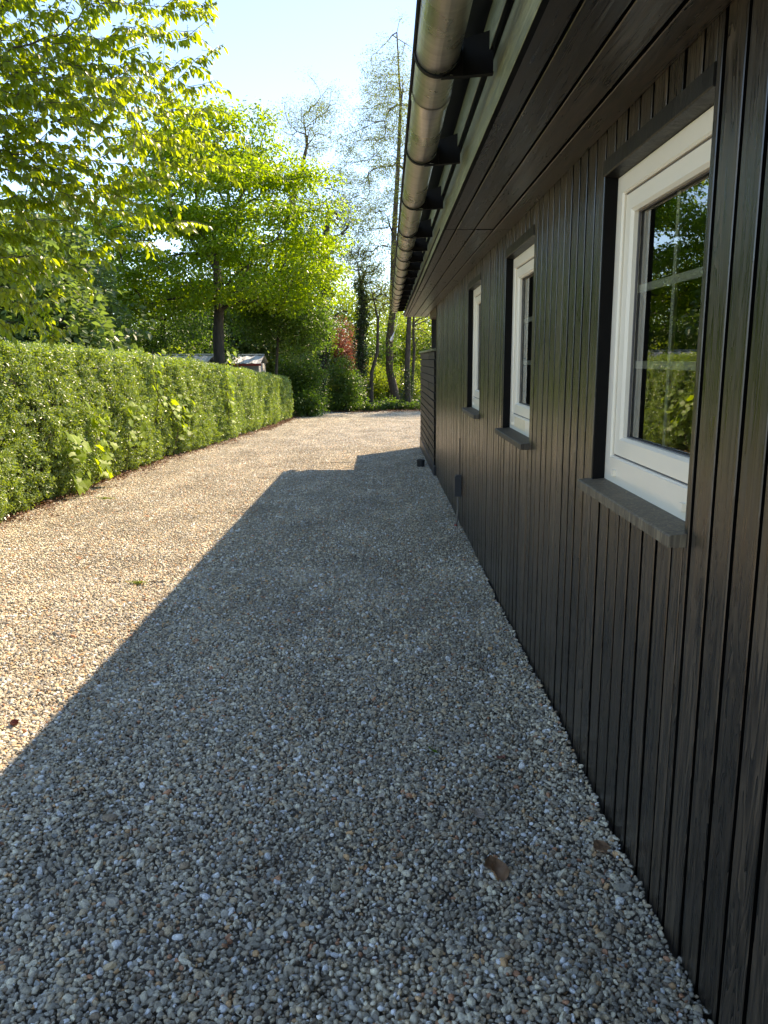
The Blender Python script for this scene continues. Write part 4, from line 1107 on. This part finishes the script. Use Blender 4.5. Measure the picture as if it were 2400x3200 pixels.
tree('slender_tree', 'thin dark forked tree with a crooked limb just above the fence end', [(1.12, 33.6, gz(33.6)), (1.24, 33.6, 1.0), (1.30, 33.6, 1.9), (1.26, 33.6, 2.8), (1.3, 33.6, 3.8)], 0.065,
     [(1.7, 33.6, 3.4, 0.6, 0.5, 0.6)], 12, 0, 'rob', M['bark'], 66, extra=1, spread=0.3, tip=0.018, targets=[(1.51, 33.6, 2.5), (1.66, 33.6, 2.75), (1.98, 33.6, 2.5), (1.75, 33.6, 3.3)])

for (x, y), hgt, r, sd, lab in [((4.6, 33.5), 8.0, 2.0, 47, 'leafy tree behind the boarded fence shading the far gravel')]:
    z = gz(y)
    tree('leafy_tree', lab, [(x, y, z), (x+0.1, y, z+hgt*0.2), (x, y, z+hgt*0.4), (x+0.1, y, z+hgt*0.6)], 0.14,
         [(x, y, z+hgt*0.66, r*0.9, r*0.9, hgt*0.30), (x-r*0.45, y, z+hgt*0.5, r*0.6, r*0.7, hgt*0.2)], 50, 260, 'mid', M['bark'], sd, extra=3, shell=0.5, spread=0.5, group='trees in the wood')
for i, (x, y, hgt, r, lab) in enumerate([(-4.4, 40.0, 5.2, 1.9, 'green tree in the wood behind the first ivy clad trunk'), (-0.3, 43.5, 4.4, 1.5, 'green tree in the wood right of the copper red shrub'),
        (1.3, 42.5, 4.8, 1.9, 'green tree in the wood behind the leaning robinia'), (3.6, 41.0, 5.0, 2.0, 'green tree in the wood above the fence end'), (-8.0, 42.0, 6.0, 2.3, 'green tree in the wood behind the hawthorn'),
        (-3.4, 38.5, 4.0, 1.0, 'narrow green tree between the two left ivy clad trunks')]):
    z = gz(y)
    tree('woodland_tree', lab, [(x, y, z), (x+0.1, y, z+hgt*0.25), (x-0.05, y, z+hgt*0.5), (x+0.1, y, z+hgt*0.7)], 0.10,
         [(x, y, z+hgt*0.62, r*0.8, r*0.7, hgt*0.34), (x-r*0.5, y, z+hgt*0.42, r*0.6, r*0.6, hgt*0.26), (x+r*0.5, y, z+hgt*0.40, r*0.6, r*0.6, hgt*0.26), (x, y-0.4, z+hgt*0.22, r*0.9, r*0.5, hgt*0.2)],
         40, 330, 'mid' if i % 2 else 'woodl', M['bark'], 140+i, extra=3, shell=0.4, spread=0.5, smin=0.9, smax=1.5, group='trees in the wood')
def add_ivy(root, trunk, z0, z1, r_ivy, n, seed):
    g = np.random.default_rng(seed); tr_ = np.array(trunk, float); zs = tr_[:, 2]; pts = []
    for _ in range(n):
        z = g.uniform(z0, z1); x = np.interp(z, zs, tr_[:, 0]); y = np.interp(z, zs, tr_[:, 1])
        a = g.uniform(0, 6.283); r_ = r_ivy*g.uniform(0.5, 1.2)*(0.5+0.5*math.sin(math.pi*(z-z0)/(z1-z0)))
        pts.append((x+r_*math.cos(a), y+r_*math.sin(a), z))
    crown('ivy', np.array(pts)-tr_[0], 'mid' if seed % 2 else 'ivy', root, g, 0.5, 0.9, 1.0)
add_ivy(rob_r, RR, 0.9, 3.8, 0.45, 90, 201)
add_ivy(straight, [(1.01, 33, gz(33)), (0.97, 33, 1.0), (1.03, 33, 2.4)], -0.4, 1.3, 0.35, 70, 202)
# shrubs
def shrub(name, label, x, y, hgt, r, sp_, seed, n, mat='bark', group=None, cat='shrub', smin=0.7, smax=1.2, lobes=None):
    z = gz(y); g = np.random.default_rng(seed)
    root = empty(name, (x, y, z), label, cat, group)
    lobes = lobes or [(0, 0, hgt*0.55, r*0.8, r*0.8, hgt*0.45), (-r*0.4, 0, hgt*0.4, r*0.6, r*0.6, hgt*0.36), (r*0.4, -0.1, hgt*0.38, r*0.6, r*0.6, hgt*0.36)]
    T = in_lobes(lobes, 26, g, 0.4)
    b = MB()
    for k in range(4):
        a = g.uniform(0, 6.28); st_ = [(0.06*math.cos(a), 0.06*math.sin(a), -0.02), (r*0.2*math.cos(a), r*0.2*math.sin(a), hgt*0.4)]
        limb_mesh(b, skeleton([st_[0], (np.array(st_[0])+np.array(st_[1]))/2, st_[1]], T[k::4], 0.035, g, step=0.3, tip=0.005))
    b.build('stems', M[mat], root, smooth=True)
    pts = in_lobes(lobes, n, g, 0.25); pts = pts[pts[:, 2] > 0.03]
    crown('foliage', pts, sp_, root, g, smin, smax, 0.5)
    return root
shrub('hazel_shrub', 'dense green hazel shrub alone at the edge of the far gravel', -1.58, 31.6, 2.3, 0.75, 'mid', 71, 320)
shrub('leafy_shrub', 'tall dark shrub at the end of the far hedge', -3.15, 29.3, 2.7, 0.95, 'mid', 72, 420)
shrub('leafy_shrub', 'low dark shrub leaning out at the foot of the far hedge end', -2.75, 28.2, 0.9, 0.55, 'mid', 73, 120)
shrub('copper_shrub', 'copper red leaved shrub behind the ivy clad trunks', -2.05, 39.5, 4.2, 0.95, 'red', 74, 230)
shrub('hawthorn', 'white blossoming hawthorn behind the far hedge', -5.7, 36, 3.4, 1.25, 'white', 75, 260)
shrub('leafy_shrub', 'yellow green bush rising above the hedge in front of the forked trunk', -5.2, 19.8, 2.35, 0.85, 'underf', 76, 190, smin=0.4, smax=0.7)
shrub('leafy_shrub', 'small sprouting bush above the hedge beside the white shed roof', -5.3, 14.3, 2.05, 0.45, 'underf', 77, 60, smin=0.35, smax=0.55)
shrub('leafy_shrub', 'yellow green shoots above the hedge at the far left', -5.75, 13.0, 2.15, 0.40, 'underf', 78, 40, smin=0.35, smax=0.55)
for i, (x, y, hg, r, lab) in enumerate([(0.2, 37.5, 2.0, 1.0, 'sunlit bush behind the leaning robinia trunk'), (-0.6, 38.5, 2.2, 1.0, 'sunlit bush between the ivy trunk and the thin crooked tree'),
                                   (1.9, 38.0, 2.4, 1.3, 'sunlit bush showing above the fence end'), (-1.9, 37.0, 1.5, 0.9, 'sunlit bush below the copper red shrub'), (1.1, 36.2, 1.5, 0.8, 'low sunlit bush behind the straight dark trunk'),
                                   (-3.6, 36.5, 2.6, 1.1, 'tall green bush behind the first ivy clad trunk')]):
    shrub('woodland_bush', lab, x, y, hg, r, 'underf', 80+i, 130, group='bushes in the wood edge')

# undergrowth along the far edge of the gravel
g = np.random.default_rng(91); n = 2600
X = g.uniform(-3.6, 7, n); Y = 31.8 + 0.4*np.sin(X*1.9) + g.exponential(1.3, n)
Z = gz(Y) + g.uniform(0, 0.12, n) + np.clip((Y-32.2)*0.12, 0, 0.45)*g.uniform(0, 1, n)
rot = np.stack([g.normal(0, 0.35, n), g.normal(0, 0.35, n), g.uniform(0, 6.28, n)], 1)
tag(scatter('undergrowth', np.stack([X, Y, Z], 1), rot, g.uniform(0.5, 1.2, n), SP['under']+SP['ivy']), 'low green undergrowth along the far edge of the gravel', 'undergrowth', kind='stuff')
# litter on the dark soil strip before it
n = 900; X = g.uniform(-3.4, 8, n); Y = 31.2 + g.normal(0, 0.55, n)
tag(scatter('leaf_litter', np.stack([X, Y, gz(Y)+0.02], 1), np.stack([g.normal(0, 0.2, n), g.normal(0, 0.2, n), g.uniform(0, 6.28, n)], 1), g.uniform(0.5, 1.0, n), SP['lit']), 'dry leaves at the shaded far end of the gravel', 'leaf litter', kind='stuff')
# far wood
g = np.random.default_rng(92)
lob = [(x, 50+g.uniform(-3, 6), g.uniform(1.0, 4.2), g.uniform(2.2, 3.6), 2.0, g.uniform(2.0, 3.8)) for x in np.arange(-44, 34, 2.2)]
lob += [(x, 47+g.uniform(-2, 2), 0.6, 2.0, 1.6, 1.6) for x in np.arange(-44, 34, 2.4)]
pts = in_lobes(lob, 8500, g, 0.5)
o = crown('far_wood', pts, 'far', None, g, 0.8, 1.6, 0.6)
tag(o, 'sunlit far wood closing the view behind the trees', 'wood', kind='stuff')

# ==================================================================  SHEDS beyond the hedge
def shed(label, x0, x1, y0, y1, ze, zr, trim=False, seed=0):
    root = empty('shed', ((x0+x1)/2, (y0+y1)/2, gz(y0)), label, 'shed')
    O = Vector(root.location)
    b = MB(); b.box(x0+0.1, x1-0.1, y0+0.1, y1-0.1, gz(y1)-0.1, ze); b.build('wall', M['shedwall'], root, loc=-O)
    ym = (y0+y1)/2; nx = int((x1-x0)/0.16)
    for s, (ya, yb) in enumerate(((y0, ym), (y1, ym))):
        V = []; F = []
        for k in range(nx+1):
            x = x0+(x1-x0)*k/nx; dz = 0.018*math.cos(k*math.pi)
            V += [(x, ya, ze+dz), (x, yb, zr+dz), (x, ya, ze+dz-0.01), (x, yb, zr+dz-0.01)]
        for k in range(nx):
            F += [(4*k, 4*k+4, 4*k+5, 4*k+1), (4*k+2, 4*k+3, 4*k+7, 4*k+6)]
        b = MB(); b.add(V, F); b.build('roof', M['shedroof'], root, loc=-O)
    b = MB(); b.box(x0, x1, ym-0.08, ym+0.08, zr+0.005, zr+0.05); b.build('ridge', M['shedroof'], root, loc=-O)
    if trim:
        b = MB(); b.box(x0-0.02, x1+0.02, y0-0.03, y0, ze-0.10, ze-0.01); b.build('gutter', M['redtrim'], root, loc=-O)
    return root
shed('low shed with white corrugated roof showing over the hedge', -9.2, -5.9, 26.2, 28.6, 1.50, 1.76)
shed('pale roof with a red edge beside the white blossoming hawthorn', -6.3, -4.9, 31.2, 33.2, 1.45, 1.78, True)

# ==================================================================  ODDMENTS ON THE GRAVEL
def crumpled(name, label, x, y, s, mat, seed, rot=(0, 0, 0), cat='leaf', curl=0.8, z=0.012):
    g = np.random.default_rng(seed); nu, nv = 9, 7; V = []; F = []
    for i in range(nu):
        for j in range(nv):
            u = i/(nu-1); v = j/(nv-1)*2-1
            wv = (math.sin(math.pi*min(1, u*0.95+0.04))**0.7)*0.5
            V.append(((u-0.5), v*wv, curl*0.35*abs(v)*wv*(1+0.5*math.sin(u*7)) + 0.06*math.sin(u*9+v*5+seed) + g.normal(0, 0.012) + curl*0.25*(u-0.5)**2))
    for i in range(nu-1):
        for j in range(nv-1): F.append((i*nv+j, (i+1)*nv+j, (i+1)*nv+j+1, i*nv+j+1))
    me = mesh(name, V, F, mat, True)
    o = link(name, me, None, (x, y, gz(y)+float(bump_h(np.array(x), np.array(y)))+z), rot, (s, s, s))
    return tag(o, label, cat)
crumpled('dead_leaf', 'crumpled brown dead leaf lying in the near gravel', 0.33, 2.14, 0.088, M['deadleaf'], 1, (0.4, -0.5, 1.9), curl=1.4, z=0.022)
crumpled('dead_leaf', 'dull reddish leaf caught against the wall foot', 0.70, 2.26, 0.065, M['deadleaf'], 2, (0.2, 0.2, 0.5), z=0.016)
crumpled('dead_leaf', 'small rust red leaf on the gravel nearest the wall foot behind the pale shell', 0.46, 2.86, 0.040, M['rustleaf'], 3, (0.1, 0.2, 2.5))
crumpled('dead_leaf', 'dark dead leaf in the middle of the shaded gravel', -0.27, 4.00, 0.05, M['deadleaf'], 4, (0.1, 0.3, 1.0))
crumpled('dead_leaf', 'dead leaf left of the crumpled brown leaf', 0.03, 2.22, 0.042, M['deadleaf'], 5, (0.2, 0.2, 3.0))
crumpled('green_leaf', 'single fallen green leaf on the shaded gravel', 0.19, 2.93, 0.05, M['lf_mid'], 6, (0.5, 0.6, 1.4), curl=0.5, z=0.018)
crumpled('feather', 'pale grey curled flake lying on the gravel', 0.32, 2.46, 0.05, M['shell'], 7, (0.5, 0.1, 0.9), 'flake', z=0.016)
# shell
V = []; F = []; nu, nv = 6, 11
for i in range(nu):
    for j in range(nv):
        u = i/(nu-1); a = (j/(nv-1)-0.5)*2.1; r_ = u*(1+0.04*(j % 2))
        V.append((r_*math.cos(a)-0.4, r_*math.sin(a), 0.32*math.sin(math.pi*min(1, u*0.6+0.02)) + 0.035*(j % 2)*u))
for i in range(nu-1):
    for j in range(nv-1): F.append((i*nv+j, (i+1)*nv+j, (i+1)*nv+j+1, i*nv+j+1))
o = link('seashell', mesh('seashell', V, F, M['shell'], False), None, (-0.02, 2.57, gz(2.57)+0.014), (0.1, 0.1, 2.6), (0.024, 0.024, 0.024))
tag(o, 'ribbed pale seashell among the shaded pebbles', 'shell')
# pine cone
b = MB()
for k in range(70):
    u = k/70; a = k*2.39996; r_ = 0.55*math.sin(math.pi*(0.12+0.83*u))**0.8
    c_ = np.array([u*1.6-0.8, r_*math.cos(a), r_*math.sin(a)]); d = np.array([0.45, math.cos(a), math.sin(a)])
    Rm = rot_from(d, np.array([-0.8, 0.2, 0.1]))
    q = np.array([(-0.25, -0.12, 0), (0.12, -0.17, 0.02), (0.2, 0, 0.05), (0.12, 0.17, 0.02), (-0.25, 0.12, 0), (0.05, 0, -0.08)])
    b.add(q@Rm.T + c_, [(0, 1, 5), (1, 2, 5), (2, 3, 5), (3, 4, 5), (4, 0, 5), (0, 4, 3, 2, 1)])
b.tube([(-0.8, 0, 0), (0, 0, 0), (0.75, 0, 0)], [0.25, 0.42, 0.1], 10)
o = b.build('pine_cone', M['cone'], None, loc=(-1.67, 3.2, gz(3.2)+0.022), rot=(0.2, 0.15, 1.1)); o.scale = (0.021,)*3
tag(o, 'small reddish pine cone on the sunlit gravel', 'pine cone')
# a tuft of weed in the sunlit gravel
def weed(label, x, y, n, s, seed):
    g = np.random.default_rng(seed); b = MB(); LV, LF = leaf_geo(1, 0.35, 0.2, 0.3)
    for k in range(n):
        a = g.uniform(0, 6.28); d = np.array([math.cos(a), math.sin(a), g.uniform(0.1, 1.2)])
        b.add((LV*s*g.uniform(0.4, 0.9))@rot_from(d, np.array([0, 0, 1.0])).T + np.array([g.normal(0, s*0.7), g.normal(0, s*0.4), 0.004]), LF, g.uniform())
    tag(b.build('weed', M['lf_rob'], None, loc=(x, y, gz(y)+0.005)), label, 'weed')
weed('yellow green weed tuft alone in the sunlit gravel', -1.86, 5.58, 60, 0.045, 1)
weed('small moss tuft near the pine cone on the sunlit gravel', -1.66, 2.95, 26, 0.022, 2)
weed('weed tuft at the foot of the near hedge', -3.55, 9.6, 60, 0.06, 3)
